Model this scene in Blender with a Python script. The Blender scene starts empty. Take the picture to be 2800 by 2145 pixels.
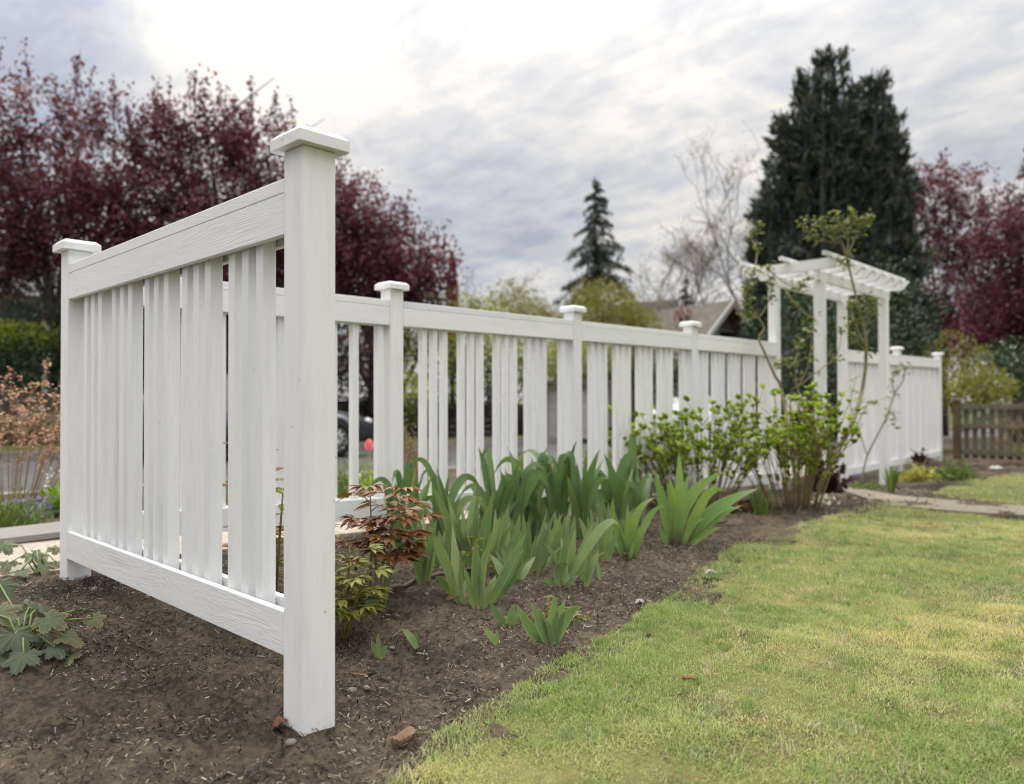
import bpy, bmesh, math, random
import numpy as np
from math import pi, sin, cos, radians, sqrt
from mathutils import Vector, Matrix, noise as mnoise

sc = bpy.context.scene
col = sc.collection
R = random.Random(11)
NR = np.random.default_rng(5)

# ------------------------------------------------------------------ camera
TH, PITCH, ROLL = .8056, .0129, -.0025
CAM = Vector((-.9524, -1.599, .7911))
FPX = 2077.87                                   # focal length in pixels of the 2800 px wide photograph
cam_d = bpy.data.cameras.new("camera")
cam_d.sensor_width = 36.0
cam_d.lens = 36.0 * FPX / 2800
cam_d.clip_start = .05
cam_d.clip_end = 3000
cam_d.dof.use_dof = True
cam_d.dof.focus_distance = 2.3
cam_d.dof.aperture_fstop = 2.0
cam_d.dof.aperture_blades = 0
cam = bpy.data.objects.new("camera", cam_d)
col.objects.link(cam)
cam.matrix_world = (Matrix.Translation(CAM) @ Matrix.Rotation(-TH, 4, 'Z') @ Matrix.Rotation(pi / 2 + PITCH, 4, 'X')
                    @ Matrix.Rotation(ROLL, 4, 'Z'))
sc.camera = cam

_d = Vector((sin(TH), cos(TH), 0)); _r = Vector((cos(TH), -sin(TH), 0)); _k = Vector((0, 0, 1))
_fw = _d * cos(PITCH) + _k * sin(PITCH); _up = -_d * sin(PITCH) + _k * cos(PITCH)


def ray(x, y):
    """direction of the photograph's pixel (2800 px wide), unit length along the optical axis"""
    u, v = x - 1400, y - 1072.5
    u, v = u * cos(ROLL) + v * sin(ROLL), -u * sin(ROLL) + v * cos(ROLL)
    return _fw + _r * (u / FPX) - _up * (v / FPX)


def at(x, y, dep):
    return CAM + ray(x, y) * dep


def depth_of(p):
    return (Vector(p) - CAM).dot(_fw)


# ------------------------------------------------------------------ world, sun, exposure
SUN_EL, SUN_AZ = radians(42), TH - radians(20)
sun_dir = Vector((sin(SUN_AZ) * cos(SUN_EL), cos(SUN_AZ) * cos(SUN_EL), sin(SUN_EL)))
W = bpy.data.worlds.new("World")
sc.world = W
W.use_nodes = True
nt = W.node_tree
nt.nodes.clear()


class NT:
    """small helper to write node trees"""
    def __init__(s, tree): s.t = tree
    def n(s, typ, **kw):
        nd = s.t.nodes.new(typ)
        for k, v in kw.items():
            setattr(nd, k, v)
        return nd
    def l(s, a, b): s.t.links.new(a, b)
    def put(s, sock, v):
        if isinstance(v, bpy.types.NodeSocket): s.t.links.new(v, sock)
        else: sock.default_value = v
    def math(s, op, a, b=None, c=None, clamp=False):
        m = s.n('ShaderNodeMath', operation=op, use_clamp=clamp)
        s.put(m.inputs[0], a)
        if b is not None: s.put(m.inputs[1], b)
        if c is not None: s.put(m.inputs[2], c)
        return m.outputs[0]
    def vmath(s, op, a, b=None):
        m = s.n('ShaderNodeVectorMath', operation=op)
        s.put(m.inputs[0], a)
        if b is not None: s.put(m.inputs[1], b)
        return m
    def ramp(s, fac, stops, interp='LINEAR'):
        r = s.n('ShaderNodeValToRGB')
        r.color_ramp.interpolation = interp
        e = r.color_ramp.elements
        while len(e) > 1: e.remove(e[-1])
        e[0].position = stops[0][0]; e[0].color = (*stops[0][1], 1)
        for p, c in stops[1:]:
            q = e.new(p); q.color = (*c, 1)
        s.put(r.inputs[0], fac)
        return r.outputs[0]
    def noise(s, vec, scale, detail=4, rough=.55, dist=0):
        q = s.n('ShaderNodeTexNoise')
        if vec is not None: s.l(vec, q.inputs['Vector'])
        q.inputs['Scale'].default_value = scale
        q.inputs['Detail'].default_value = detail
        q.inputs['Roughness'].default_value = rough
        q.inputs['Distortion'].default_value = dist
        return q.outputs[0]
    def mapping(s, vec, loc=(0, 0, 0), rot=(0, 0, 0), scale=(1, 1, 1)):
        m = s.n('ShaderNodeMapping')
        s.l(vec, m.inputs[0])
        m.inputs[1].default_value = loc; m.inputs[2].default_value = rot; m.inputs[3].default_value = scale
        return m.outputs[0]
    def mix(s, fac, a, b, blend='MIX'):
        m = s.n('ShaderNodeMix', data_type='RGBA', blend_type=blend)
        s.put(m.inputs[0], fac)
        s.put(m.inputs[6], a if not isinstance(a, tuple) else (*a[:3], 1))
        s.put(m.inputs[7], b if not isinstance(b, tuple) else (*b[:3], 1))
        return m.outputs[2]


w = NT(nt)
tc = w.n('ShaderNodeTexCoord').outputs['Generated']
nrm = w.vmath('NORMALIZE', tc).outputs[0]
sep = w.n('ShaderNodeSeparateXYZ'); w.l(nrm, sep.inputs[0])
zpos = w.math('MAXIMUM', sep.outputs[2], 0.0)
den = w.math('ADD', zpos, .16)
px_ = w.math('DIVIDE', sep.outputs[0], den)
py_ = w.math('DIVIDE', sep.outputs[1], den)
cmb = w.n('ShaderNodeCombineXYZ'); w.l(px_, cmb.inputs[0]); w.l(py_, cmb.inputs[1])
cv = cmb.outputs[0]
n1 = w.noise(cv, .55, 6, .58, .5)                                            # large banks
n2 = w.noise(w.mapping(cv, rot=(0, 0, TH + .5), scale=(2.6, .9, 1)), 1.1, 7, .62, .5)   # streaks
n4 = w.noise(w.mapping(cv, rot=(0, 0, TH - .3), scale=(1.3, .8, 1)), 9.5, 6, .62, .6)                 # ripples
n3 = w.noise(cv, 3.2, 6, .62, .5)                                            # mottling


def blob(x, y, ang):
    """soft round region of the cloud deck round one direction; ang = half width in degrees"""
    q = ray(x, y).normalized()
    dt = w.vmath('DOT_PRODUCT', nrm, tuple(q)).outputs['Value']
    return w.math('POWER', w.math('MAXIMUM', dt, 0.0), math.log(.5) / math.log(cos(radians(ang))))


val = w.math('ADD', -.30, w.math('MULTIPLY', n1, .44))
val = w.math('ADD', val, w.math('MULTIPLY', n2, .56))
val = w.math('ADD', val, w.math('MULTIPLY', n3, .66))
val = w.math('ADD', val, w.math('MULTIPLY', n4, .36))
for (x, y, a, wt) in [(600, 70, 5, .26), (900, 130, 6, .13), (1500, 160, 8, .09), (2100, 200, 11, .07), (230, 190, 6.5, -.19), (1150, 560, 5, -.16),
                      (1500, 480, 6, -.13), (2620, 480, 7, -.06), (800, 280, 4, -.04), (20, 110, 5, -.1)]:
    val = w.math('ADD', val, w.math('MULTIPLY', blob(x, y, a), wt))
val = w.math('ADD', w.math('MULTIPLY', w.math('SUBTRACT', val, .62), 1.45), .68)          # broken cloud
ccol = w.ramp(val, [(.40, (.46, .50, .59)), (.54, (.57, .60, .665)), (.70, (.70, .70, .715)), (.84, (.83, .81, .785)),
                    (1.0, (1.02, .955, .86))])
gain = w.math('ADD', .53, w.math('ADD', w.math('MULTIPLY', zpos, .04), w.math('MULTIPLY', w.math('POWER', zpos, 3.0), 3.1)))                   # overcast sky: brighter towards the zenith
gain = w.math('MULTIPLY', gain, 1.0)
sky = w.n('ShaderNodeTexSky', sky_type='NISHITA', sun_disc=False)
sky.sun_elevation = SUN_EL
sky.sun_rotation = SUN_AZ
bg1 = w.n('ShaderNodeBackground'); w.l(sky.outputs[0], bg1.inputs[0]); bg1.inputs[1].default_value = .10
bg2 = w.n('ShaderNodeBackground'); w.l(ccol, bg2.inputs[0]); w.l(gain, bg2.inputs[1])
mx = w.n('ShaderNodeMixShader'); mx.inputs[0].default_value = .93           # cloud cover over the clear sky
w.l(bg1.outputs[0], mx.inputs[1]); w.l(bg2.outputs[0], mx.inputs[2])
wo = w.n('ShaderNodeOutputWorld'); w.l(mx.outputs[0], wo.inputs[0])

sl = bpy.data.lights.new("sun", 'SUN')
sl.energy = 1.5
sl.angle = radians(20)
sl.color = (1.0, .95, .87)
so = bpy.data.objects.new("sun", sl)
col.objects.link(so)
so.rotation_euler = sun_dir.to_track_quat('Z', 'Y').to_euler()
so.location = (0, 0, 30)

sc.view_settings.view_transform = 'Standard'
sc.view_settings.look = 'None'
sc.view_settings.exposure = 0.60
sc.view_settings.gamma = 1
sc.view_settings.use_curve_mapping = False
sc.render.engine = 'CYCLES'
sc.cycles.use_denoising = True
sc.cycles.filter_width = 1.05
sc.cycles.denoising_prefilter = 'ACCURATE'
sc.cycles.max_bounces = 6
sc.cycles.diffuse_bounces = 3
sc.cycles.transparent_max_bounces = 6
sc.cycles.caustics_reflective = False
sc.cycles.caustics_refractive = False


# ------------------------------------------------------------------ terrain height
def sstep(t):
    t = np.clip(t, 0, 1)
    return t * t * (3 - 2 * t)


def zg(x, y):
    x = np.asarray(x, float); y = np.asarray(y, float)
    zf = .10 - .033 * np.clip(x, -3, 8.5) + .012 * (np.clip(x, 8.5, 13) - 8.5)
    zy = -.013 * np.clip(x, -3, 14)
    t = sstep(y / 1.76)
    z = zy * (1 - t) + zf * t
    zs = .07 - .02 * np.clip(x, -8, 60)
    t2 = sstep((y - 1.85) / .5)
    return z * (1 - t2) + zs * t2


def gz(x, y): return float(zg(x, y))


def G(x, y, lift=0.):
    """where the line of sight of a pixel meets the ground"""
    q = ray(x, y); z = 0.
    for _ in range(25):
        t = (z + lift - CAM.z) / q.z
        p = CAM + q * t
        z = gz(p.x, p.y)
    return Vector((p.x, p.y, z))


# ------------------------------------------------------------------ materials
def newmat(name):
    m = bpy.data.materials.new(name)
    m.use_nodes = True
    m.node_tree.nodes.clear()
    return m, NT(m.node_tree)


def finish(m, k, color, rough=.6, bump=None, bdist=.002, bstr=.6, transl=0., spec=.35, tcol=None, metal=0.):
    p = k.n('ShaderNodeBsdfPrincipled')
    k.put(p.inputs['Base Color'], color if not isinstance(color, tuple) else (*color[:3], 1))
    k.put(p.inputs['Roughness'], rough)
    p.inputs['Specular IOR Level'].default_value = spec
    p.inputs['Metallic'].default_value = metal
    if bump is not None:
        b = k.n('ShaderNodeBump'); b.inputs['Strength'].default_value = bstr; b.inputs['Distance'].default_value = bdist
        k.l(bump, b.inputs['Height']); k.l(b.outputs[0], p.inputs['Normal'])
    out = k.n('ShaderNodeOutputMaterial')
    if transl > 0:
        t = k.n('ShaderNodeBsdfTranslucent')
        tcv = tcol if tcol is not None else color
        k.put(t.inputs[0], tcv if not isinstance(tcv, tuple) else (*tcv[:3], 1))
        ms = k.n('ShaderNodeMixShader'); ms.inputs[0].default_value = transl
        k.l(p.outputs[0], ms.inputs[1]); k.l(t.outputs[0], ms.inputs[2]); k.l(ms.outputs[0], out.inputs[0])
    else:
        k.l(p.outputs[0], out.inputs[0])
    return m


def simple(name, c1, c2=None, scale=6, rough=.7, bump=0., spec=.3, coords='Object', detail=4, metal=0., bstr=.6):
    m, k = newmat(name)
    tcn = k.n('ShaderNodeTexCoord').outputs[coords]
    nz = k.noise(tcn, scale, detail, .6)
    c = k.ramp(nz, [(.32, c1), (.68, c2 or c1)])
    return finish(m, k, c, rough, nz if bump else None, bump, bstr, spec=spec, metal=metal)


def leafmat(name, c1, c2, c3=None, rough=.5, transl=.25, spec=.3, edge=None, base=None, tmul=1.4, wob=0):
    """foliage: attribute tint = (along the leaf, edge, tone per leaf)"""
    m, k = newmat(name)
    at_ = k.n('ShaderNodeAttribute', attribute_name='tint')
    s = k.n('ShaderNodeSeparateXYZ'); k.l(at_.outputs['Vector'], s.inputs[0])
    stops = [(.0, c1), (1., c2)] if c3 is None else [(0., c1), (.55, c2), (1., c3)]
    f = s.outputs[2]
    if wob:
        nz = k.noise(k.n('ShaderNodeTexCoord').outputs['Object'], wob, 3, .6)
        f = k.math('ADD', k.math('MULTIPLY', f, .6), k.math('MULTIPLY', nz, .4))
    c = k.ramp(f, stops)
    if base is not None:
        c = k.mix(k.ramp(s.outputs[0], [(.02, (1, 1, 1)), (base[1], (0, 0, 0))]), c, base[0])
    if edge is not None:
        c = k.mix(k.math('MULTIPLY', k.math('POWER', s.outputs[1], 5.0), .75), c, edge)
        # ribs, a bluish bloom in patches, and scorched tips on some leaves
        rib = k.math('ADD', 1.0, k.math('MULTIPLY', k.math('SINE', k.math('MULTIPLY', s.outputs[1], 24.0)), .13))
        rc = k.n('ShaderNodeCombineXYZ'); k.l(rib, rc.inputs[0]); k.l(rib, rc.inputs[1]); k.l(rib, rc.inputs[2])
        c = k.mix(1.0, c, rc.outputs[0], 'MULTIPLY')
        bl = k.noise(k.n('ShaderNodeTexCoord').outputs['Object'], 9, 4, .65)
        c = k.mix(k.ramp(bl, [(.48, (0, 0, 0)), (.68, (.32, .32, .32))]), c, (.19, .27, .17))
        tipm = k.math('MULTIPLY', k.ramp(s.outputs[0], [(.90, (0, 0, 0)), (.97, (1, 1, 1))]), k.ramp(f, [(.48, (0, 0, 0)), (.52, (.85, .85, .85))]))
        c = k.mix(tipm, c, (.30, .20, .09))
    # parallel veins along the blade
    vn = k.math('SINE', k.math('MULTIPLY', s.outputs[1], 34.0))
    tcol = k.mix(1.0, c, (tmul, tmul * 1.05, tmul * .55), 'MULTIPLY')
    return finish(m, k, c, rough, vn, .0006, .25, transl, spec, tcol)


def paintmat(name, grain=1.0, dirt=False, c=(.798, .81, .82), bstr=.85):
    """white painted sawn timber, long axis = local X"""
    m, k = newmat(name)
    tcn = k.n('ShaderNodeTexCoord').outputs['Object']
    oi = k.n('ShaderNodeObjectInfo')
    rv = k.math('MULTIPLY', oi.outputs['Random'], 37.0)
    cx = k.n('ShaderNodeCombineXYZ'); k.l(rv, cx.inputs[0]); k.l(rv, cx.inputs[1]); k.l(rv, cx.inputs[2])
    v = k.vmath('ADD', tcn, cx.outputs[0]).outputs[0]
    vs = k.mapping(v, scale=(.9, 7.5, 7.5))
    big = k.noise(vs, 1.15, 3, .5, .8)                                     # slow field whose contours are the growth rings
    rings = k.math('SINE', k.math('MULTIPLY', big, 150.0))
    fine = k.noise(k.mapping(v, scale=(3, 90, 90)), 4, 4, .7)
    mask = k.noise(k.mapping(v, scale=(2.2, 6, 6)), 1.0, 2)
    mk = k.ramp(mask, [(.40, (0, 0, 0)), (.62, (1, 1, 1))])
    h = k.math('ADD', k.math('MULTIPLY', k.math('MULTIPLY', rings, mk), .35 * grain), k.math('MULTIPLY', fine, .7))
    lump = k.noise(tcn, 60, 3, .6)
    h = k.math('ADD', h, k.math('MULTIPLY', lump, .25))
    tone = k.noise(k.mapping(v, scale=(1.2, 10, 10)), 3.0, 4, .6)
    cc = k.ramp(tone, [(.25, (c[0] * .90, c[1] * .905, c[2] * .90)), (.5, c), (.8, (c[0] * 1.03, c[1] * 1.03, c[2] * 1.01))])
    cc = k.mix(1.0, cc, k.ramp(oi.outputs['Random'], [(0, (.94, .94, .955)), (.5, (1, 1, 1)), (1, (1.02, 1.015, .985))]), 'MULTIPLY')
    wear = k.noise(k.mapping(v, scale=(1.5, 26, 26)), 5.0, 5, .7)
    cc = k.mix(k.ramp(wear, [(.66, (0, 0, 0)), (.78, (.4, .4, .4))]), cc, (.52, .45, .36))
    spots = k.n('ShaderNodeTexVoronoi'); k.l(v, spots.inputs['Vector']); spots.inputs['Scale'].default_value = 11
    sm = k.ramp(spots.outputs['Distance'], [(.020, (1, 1, 1)), (.035, (0, 0, 0))])
    cc = k.mix(k.math('MULTIPLY', sm, .65), cc, (.10, .085, .07))
    if dirt:
        geo = k.n('ShaderNodeNewGeometry')
        s = k.n('ShaderNodeSeparateXYZ'); k.l(geo.outputs['Position'], s.inputs[0])
        sp = k.noise(geo.outputs['Position'], 210, 4, .75)
        lo = k.ramp(s.outputs[2], [(.0, (1, 1, 1)), (.16, (0, 0, 0))])
        dm = k.ramp(k.math('ADD', sp, k.math('MULTIPLY', lo, .26)), [(.83, (0, 0, 0)), (.87, (1, 1, 1))])
        dm = k.math('MULTIPLY', dm, k.ramp(s.outputs[2], [(.07, (1, 1, 1)), (.17, (0, 0, 0))]))
        cc = k.mix(dm, cc, (.07, .052, .038))
    return finish(m, k, cc, .62, h, .0011, bstr, spec=.28)


M = {}
M['paint'] = paintmat('white_paint', .35)
M['paint_rough'] = paintmat('white_paint_rough', .65)
M['paint_post'] = paintmat('white_paint_post', .3, dirt=True, bstr=.45)
M['iris'] = leafmat('iris_leaf', (.080, .150, .058), (.155, .24, .098), (.29, .37, .17), .42, .28, .4, edge=(.27, .34, .15), base=((.30, .36, .13), .30), wob=14)
M['iris_dark'] = leafmat('iris_leaf_dark', (.060, .125, .046), (.125, .22, .080), (.25, .33, .13), .42, .25, .4, edge=(.16, .24, .09), wob=14)
M['iris_purple'] = leafmat('iris_leaf_purple', (.10, .20, .055), (.17, .28, .08), (.28, .38, .08), .40, .3, .4, edge=(.22, .30, .11), base=((.085, .012, .05), .24), wob=10)
M['peony_red'] = leafmat('peony_leaf_red', (.13, .040, .020), (.21, .080, .028), (.27, .16, .04), .4, .25, .4, wob=16)
M['peony_green'] = leafmat('peony_leaf_green', (.12, .14, .025), (.20, .21, .035), (.24, .18, .04), .42, .28, .35, wob=16)
M['peony_stem'] = simple('peony_stem', (.15, .06, .03), (.17, .17, .06), 12, .5)
M['green_stem'] = simple('green_stem', (.14, .20, .06), (.22, .27, .10), 12, .5)
M['anemone'] = leafmat('anemone_leaf', (.055, .076, .042), (.085, .102, .058), (.15, .14, .060), .6, .2, .3, edge=(.15, .175, .10), wob=22)
M['hyd'] = leafmat('hydrangea_leaf', (.14, .22, .03), (.28, .37, .05), (.44, .50, .10), .45, .3, .35)
M['rose'] = leafmat('rose_leaf', (.10, .12, .045), (.20, .23, .085), (.32, .33, .14), .45, .25, .35)
M['heuchera_dark'] = leafmat('heuchera_leaf_dark', (.035, .010, .012), (.075, .022, .022), None, .4, .15)
M['heuchera_lime'] = leafmat('heuchera_leaf_lime', (.34, .36, .08), (.50, .50, .16), (.38, .22, .10), .45, .25)
M['herb'] = leafmat('herb_leaf', (.075, .125, .030), (.14, .21, .05), (.2, .27, .08), .5, .25)
M['lime'] = leafmat('lime_leaf', (.17, .27, .03), (.30, .42, .06), None, .45, .3)
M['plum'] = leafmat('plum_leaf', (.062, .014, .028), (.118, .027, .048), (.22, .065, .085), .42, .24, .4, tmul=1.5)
M['plum_red'] = leafmat('red_leaf', (.12, .016, .024), (.21, .03, .036), (.27, .06, .05), .45, .25, .35)
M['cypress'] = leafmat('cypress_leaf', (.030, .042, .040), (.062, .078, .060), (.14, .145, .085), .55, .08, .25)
M['spruce'] = leafmat('spruce_needle', (.055, .070, .062), (.09, .105, .085), None, .55, .08, .25)
M['laurel'] = leafmat('laurel_leaf', (.015, .045, .016), (.03, .075, .028), (.06, .11, .04), .35, .15, .45)
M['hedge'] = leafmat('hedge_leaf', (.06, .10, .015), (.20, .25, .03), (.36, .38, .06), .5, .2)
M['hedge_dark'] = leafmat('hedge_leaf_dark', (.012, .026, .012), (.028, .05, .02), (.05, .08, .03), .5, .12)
M['willow'] = leafmat('willow_leaf', (.16, .17, .03), (.24, .235, .05), (.20, .16, .06), .5, .25)
M['pale_bud'] = leafmat('pale_bud', (.15, .13, .10), (.22, .19, .15), (.24, .13, .13), .6, .3)
M['coral'] = leafmat('coral_flower', (.50, .22, .24), (.62, .38, .39), (.52, .42, .36), .5, .3)
M['tan_leaf'] = leafmat('tan_leaf', (.15, .115, .07), (.25, .19, .12), (.33, .25, .18), .6, .2)
M['violet'] = leafmat('violet_flower', (.20, .18, .42), (.34, .31, .56), None, .5, .25)
M['tulip_pink'] = leafmat('tulip_pink', (.72, .17, .27), (.80, .30, .40), None, .45, .3)
M['tulip_red'] = leafmat('tulip_red', (.65, .03, .05), (.7, .06, .06), None, .45, .3)
M['white_flower'] = leafmat('white_flower', (.7, .7, .66), (.8, .8, .76), None, .5, .2)
M['twig'] = simple('twig_bark', (.10, .075, .05), (.17, .13, .09), 20, .8)
M['twig_tan'] = simple('twig_bark_tan', (.20, .13, .07), (.30, .20, .11), 20, .8)
M['cane'] = simple('rose_cane', (.16, .14, .075), (.26, .23, .13), 9, .7)
M['bark'] = simple('tree_bark', (.045, .033, .028), (.09, .07, .058), 5, .9, .02)
M['bark_pale'] = simple('pale_bark', (.085, .072, .062), (.14, .125, .11), 6, .8)
M['hose'] = simple('brown_hose', (.075, .05, .036), (.13, .095, .07), 30, .55, spec=.4)
M['stone'] = simple('pebble_stone', (.13, .115, .095), (.27, .25, .22), 35, .85, .002)
M['wallstone'] = simple('wall_stone', (.05, .047, .042), (.15, .14, .125), 4, .9, .01)
M['cap_stone'] = simple('cap_stone', (.22, .21, .19), (.32, .30, .28), 4, .9)
M['wood_brown'] = simple('weathered_brown_wood', (.085, .055, .03), (.14, .10, .058), 8, .8)
M['wood_grey'] = simple('weathered_grey_wood', (.115, .10, .07), (.18, .16, .12), 8, .85)
M['bark_chip'] = simple('bark_chip', (.10, .06, .035), (.22, .14, .085), 60, .85, .002)
M['dry_leaf'] = leafmat('dry_leaf', (.10, .045, .022), (.18, .09, .045), None, .6, .1)
M['pale_petal'] = leafmat('pale_petal', (.32, .27, .26), (.42, .37, .36), None, .6, .1)
M['conc'] = None
M['siding'] = simple('grey_siding', (.16, .18, .18), (.22, .24, .24), 1, .7)
M['siding_tan'] = simple('tan_siding', (.26, .24, .20), (.30, .28, .24), 1, .7)
M['trim'] = simple('white_trim', (.62, .62, .60), (.70, .70, .68), 3, .5)
M['roof'] = simple('brown_shingle', (.115, .105, .085), (.17, .155, .125), 3, .9)
M['glass'] = simple('dark_window_glass', (.012, .014, .017), (.02, .022, .026), 2, .08, spec=.6)
M['garage'] = simple('pale_garage_paint', (.42, .40, .37), (.48, .46, .43), 2, .6)
M['car_dark'] = simple('graphite_car_paint', (.035, .038, .045), (.045, .048, .055), 2, .22, spec=.6)
M['car_silver'] = simple('silver_car_paint', (.33, .34, .36), (.36, .37, .39), 2, .25, spec=.6, metal=.35)
M['car_white'] = simple('white_car_paint', (.75, .75, .75), (.8, .8, .8), 2, .25, spec=.6)
M['tyre'] = simple('tyre_rubber', (.012, .012, .013), (.02, .02, .02), 20, .8)
M['rim'] = simple('alloy_rim', (.40, .41, .42), (.5, .5, .5), 5, .35, metal=.6)
M['lamp'] = simple('headlamp_lens', (.6, .62, .64), (.7, .7, .7), 5, .15, spec=.6)


def groundmat(name, stops, scales, rough=.95, bump=.006, wt=(.5, .3, .2), bscale=90, voro=False, bstr=.9):
    m, k = newmat(name)
    p = k.n('ShaderNodeNewGeometry').outputs['Position']
    v = None
    for s_, w_ in zip(scales, wt):
        q = k.math('MULTIPLY', k.noise(p, s_, 6, .62, .3), w_)
        v = q if v is None else k.math('ADD', v, q)
    c = k.ramp(v, stops)
    b = k.noise(p, bscale, 5, .7)
    if voro:
        vo = k.n('ShaderNodeTexVoronoi'); k.l(p, vo.inputs['Vector']); vo.inputs['Scale'].default_value = voro
        c = k.mix(.55, c, k.mix(1., c, k.ramp(vo.outputs['Color'], [(.1, (.5, .5, .5)), (.9, (1.6, 1.55, 1.5))]), 'MULTIPLY'))
        b = k.math('ADD', b, k.math('MULTIPLY', vo.outputs['Distance'], -.8))
    return finish(m, k, c, rough, b, bump, bstr, spec=.15)


M['soil'] = groundmat('garden_soil', [(.36, (.020, .015, .011)), (.45, (.058, .044, .032)), (.54, (.130, .100, .071)), (.67, (.245, .192, .138))],
                      (1.4, 9, 60), .95, .012, (.36, .28, .36), 130)
M['lawn'] = groundmat('lawn_base', [(.36, (.06, .055, .026)), (.47, (.13, .125, .048)), (.57, (.23, .215, .08)), (.70, (.29, .25, .12))],
                      (1.3, 6, 50), .95, .01, (.45, .3, .25), 120)
M['far'] = groundmat('far_ground', [(.35, (.04, .05, .02)), (.65, (.09, .10, .04))], (.2, 2, 10), .95, .01)
M['verge'] = groundmat('verge_grass', [(.38, (.07, .085, .025)), (.6, (.16, .165, .06))], (.8, 5, 30), .95, .02)
M['conc'] = groundmat('aggregate_concrete', [(.35, (.30, .265, .22)), (.5, (.40, .36, .31)), (.65, (.50, .46, .40))], (2, 14, 160), .9, .003,
                      (.3, .2, .5), 260, voro=150)
M['path'] = groundmat('path_concrete', [(.35, (.17, .145, .115)), (.55, (.25, .22, .175)), (.7, (.32, .28, .23))], (2, 14, 120), .9, .003, (.4, .3, .3), 160)
M['asphalt'] = groundmat('asphalt', [(.35, (.085, .083, .08)), (.6, (.125, .122, .118))], (.5, 5, 120), .9, .004)
M['kerb'] = groundmat('kerb_concrete', [(.35, (.20, .19, .17)), (.6, (.28, .27, .25))], (1, 8, 60), .9, .003)
M['slab'] = groundmat('stone_slab', [(.35, (.21, .195, .18)), (.6, (.28, .265, .245))], (3, 18, 90), .85, .003)

# colour comes with every blade / chip
m_, k_ = newmat('grass_blade')
a_ = k_.n('ShaderNodeAttribute', attribute_name='tint')
M['grass'] = finish(m_, k_, a_.outputs['Color'], .55, None, transl=.4, spec=.25)
m_, k_ = newmat('mulch_chip')
a_ = k_.n('ShaderNodeAttribute', attribute_name='tint')
M['mulch'] = finish(m_, k_, a_.outputs['Color'], .85, None, spec=.2)


# ------------------------------------------------------------------ object helpers
def tag(o, label=None, cat=None, group=None, kind=None):
    if label: o['label'] = label
    if cat: o['category'] = cat
    if group: o['group'] = group
    if kind: o['kind'] = kind
    return o


def thing(name, label, cat, loc=(0, 0, 0), group=None):
    o = bpy.data.objects.new(name, None)
    o.empty_display_size = .1
    o.location = loc
    col.objects.link(o)
    return tag(o, label, cat, group)


def link(name, me, parent=None, loc=None, rot=None, scale=None, mat=None):
    """loc is given in world space for parts of an unrotated thing"""
    o = bpy.data.objects.new(name, me)
    col.objects.link(o)
    if parent is not None:
        o.parent = parent
    base = Vector((0, 0, 0)) if parent is None else wloc(parent)
    o.location = (Vector(loc) - base) if loc is not None else -base
    if rot: o.rotation_euler = rot
    if scale: o.scale = scale
    return o


def wloc(o):
    v = Vector(o.location)
    while o.parent is not None:
        o = o.parent
        v = v + Vector(o.location)
    return v


STUFFY = {'leaf_cluster', 'shoots', 'limbs', 'branches', 'foliage', 'crown', 'buds', 'needles', 'blossom', 'litter'}


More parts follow.
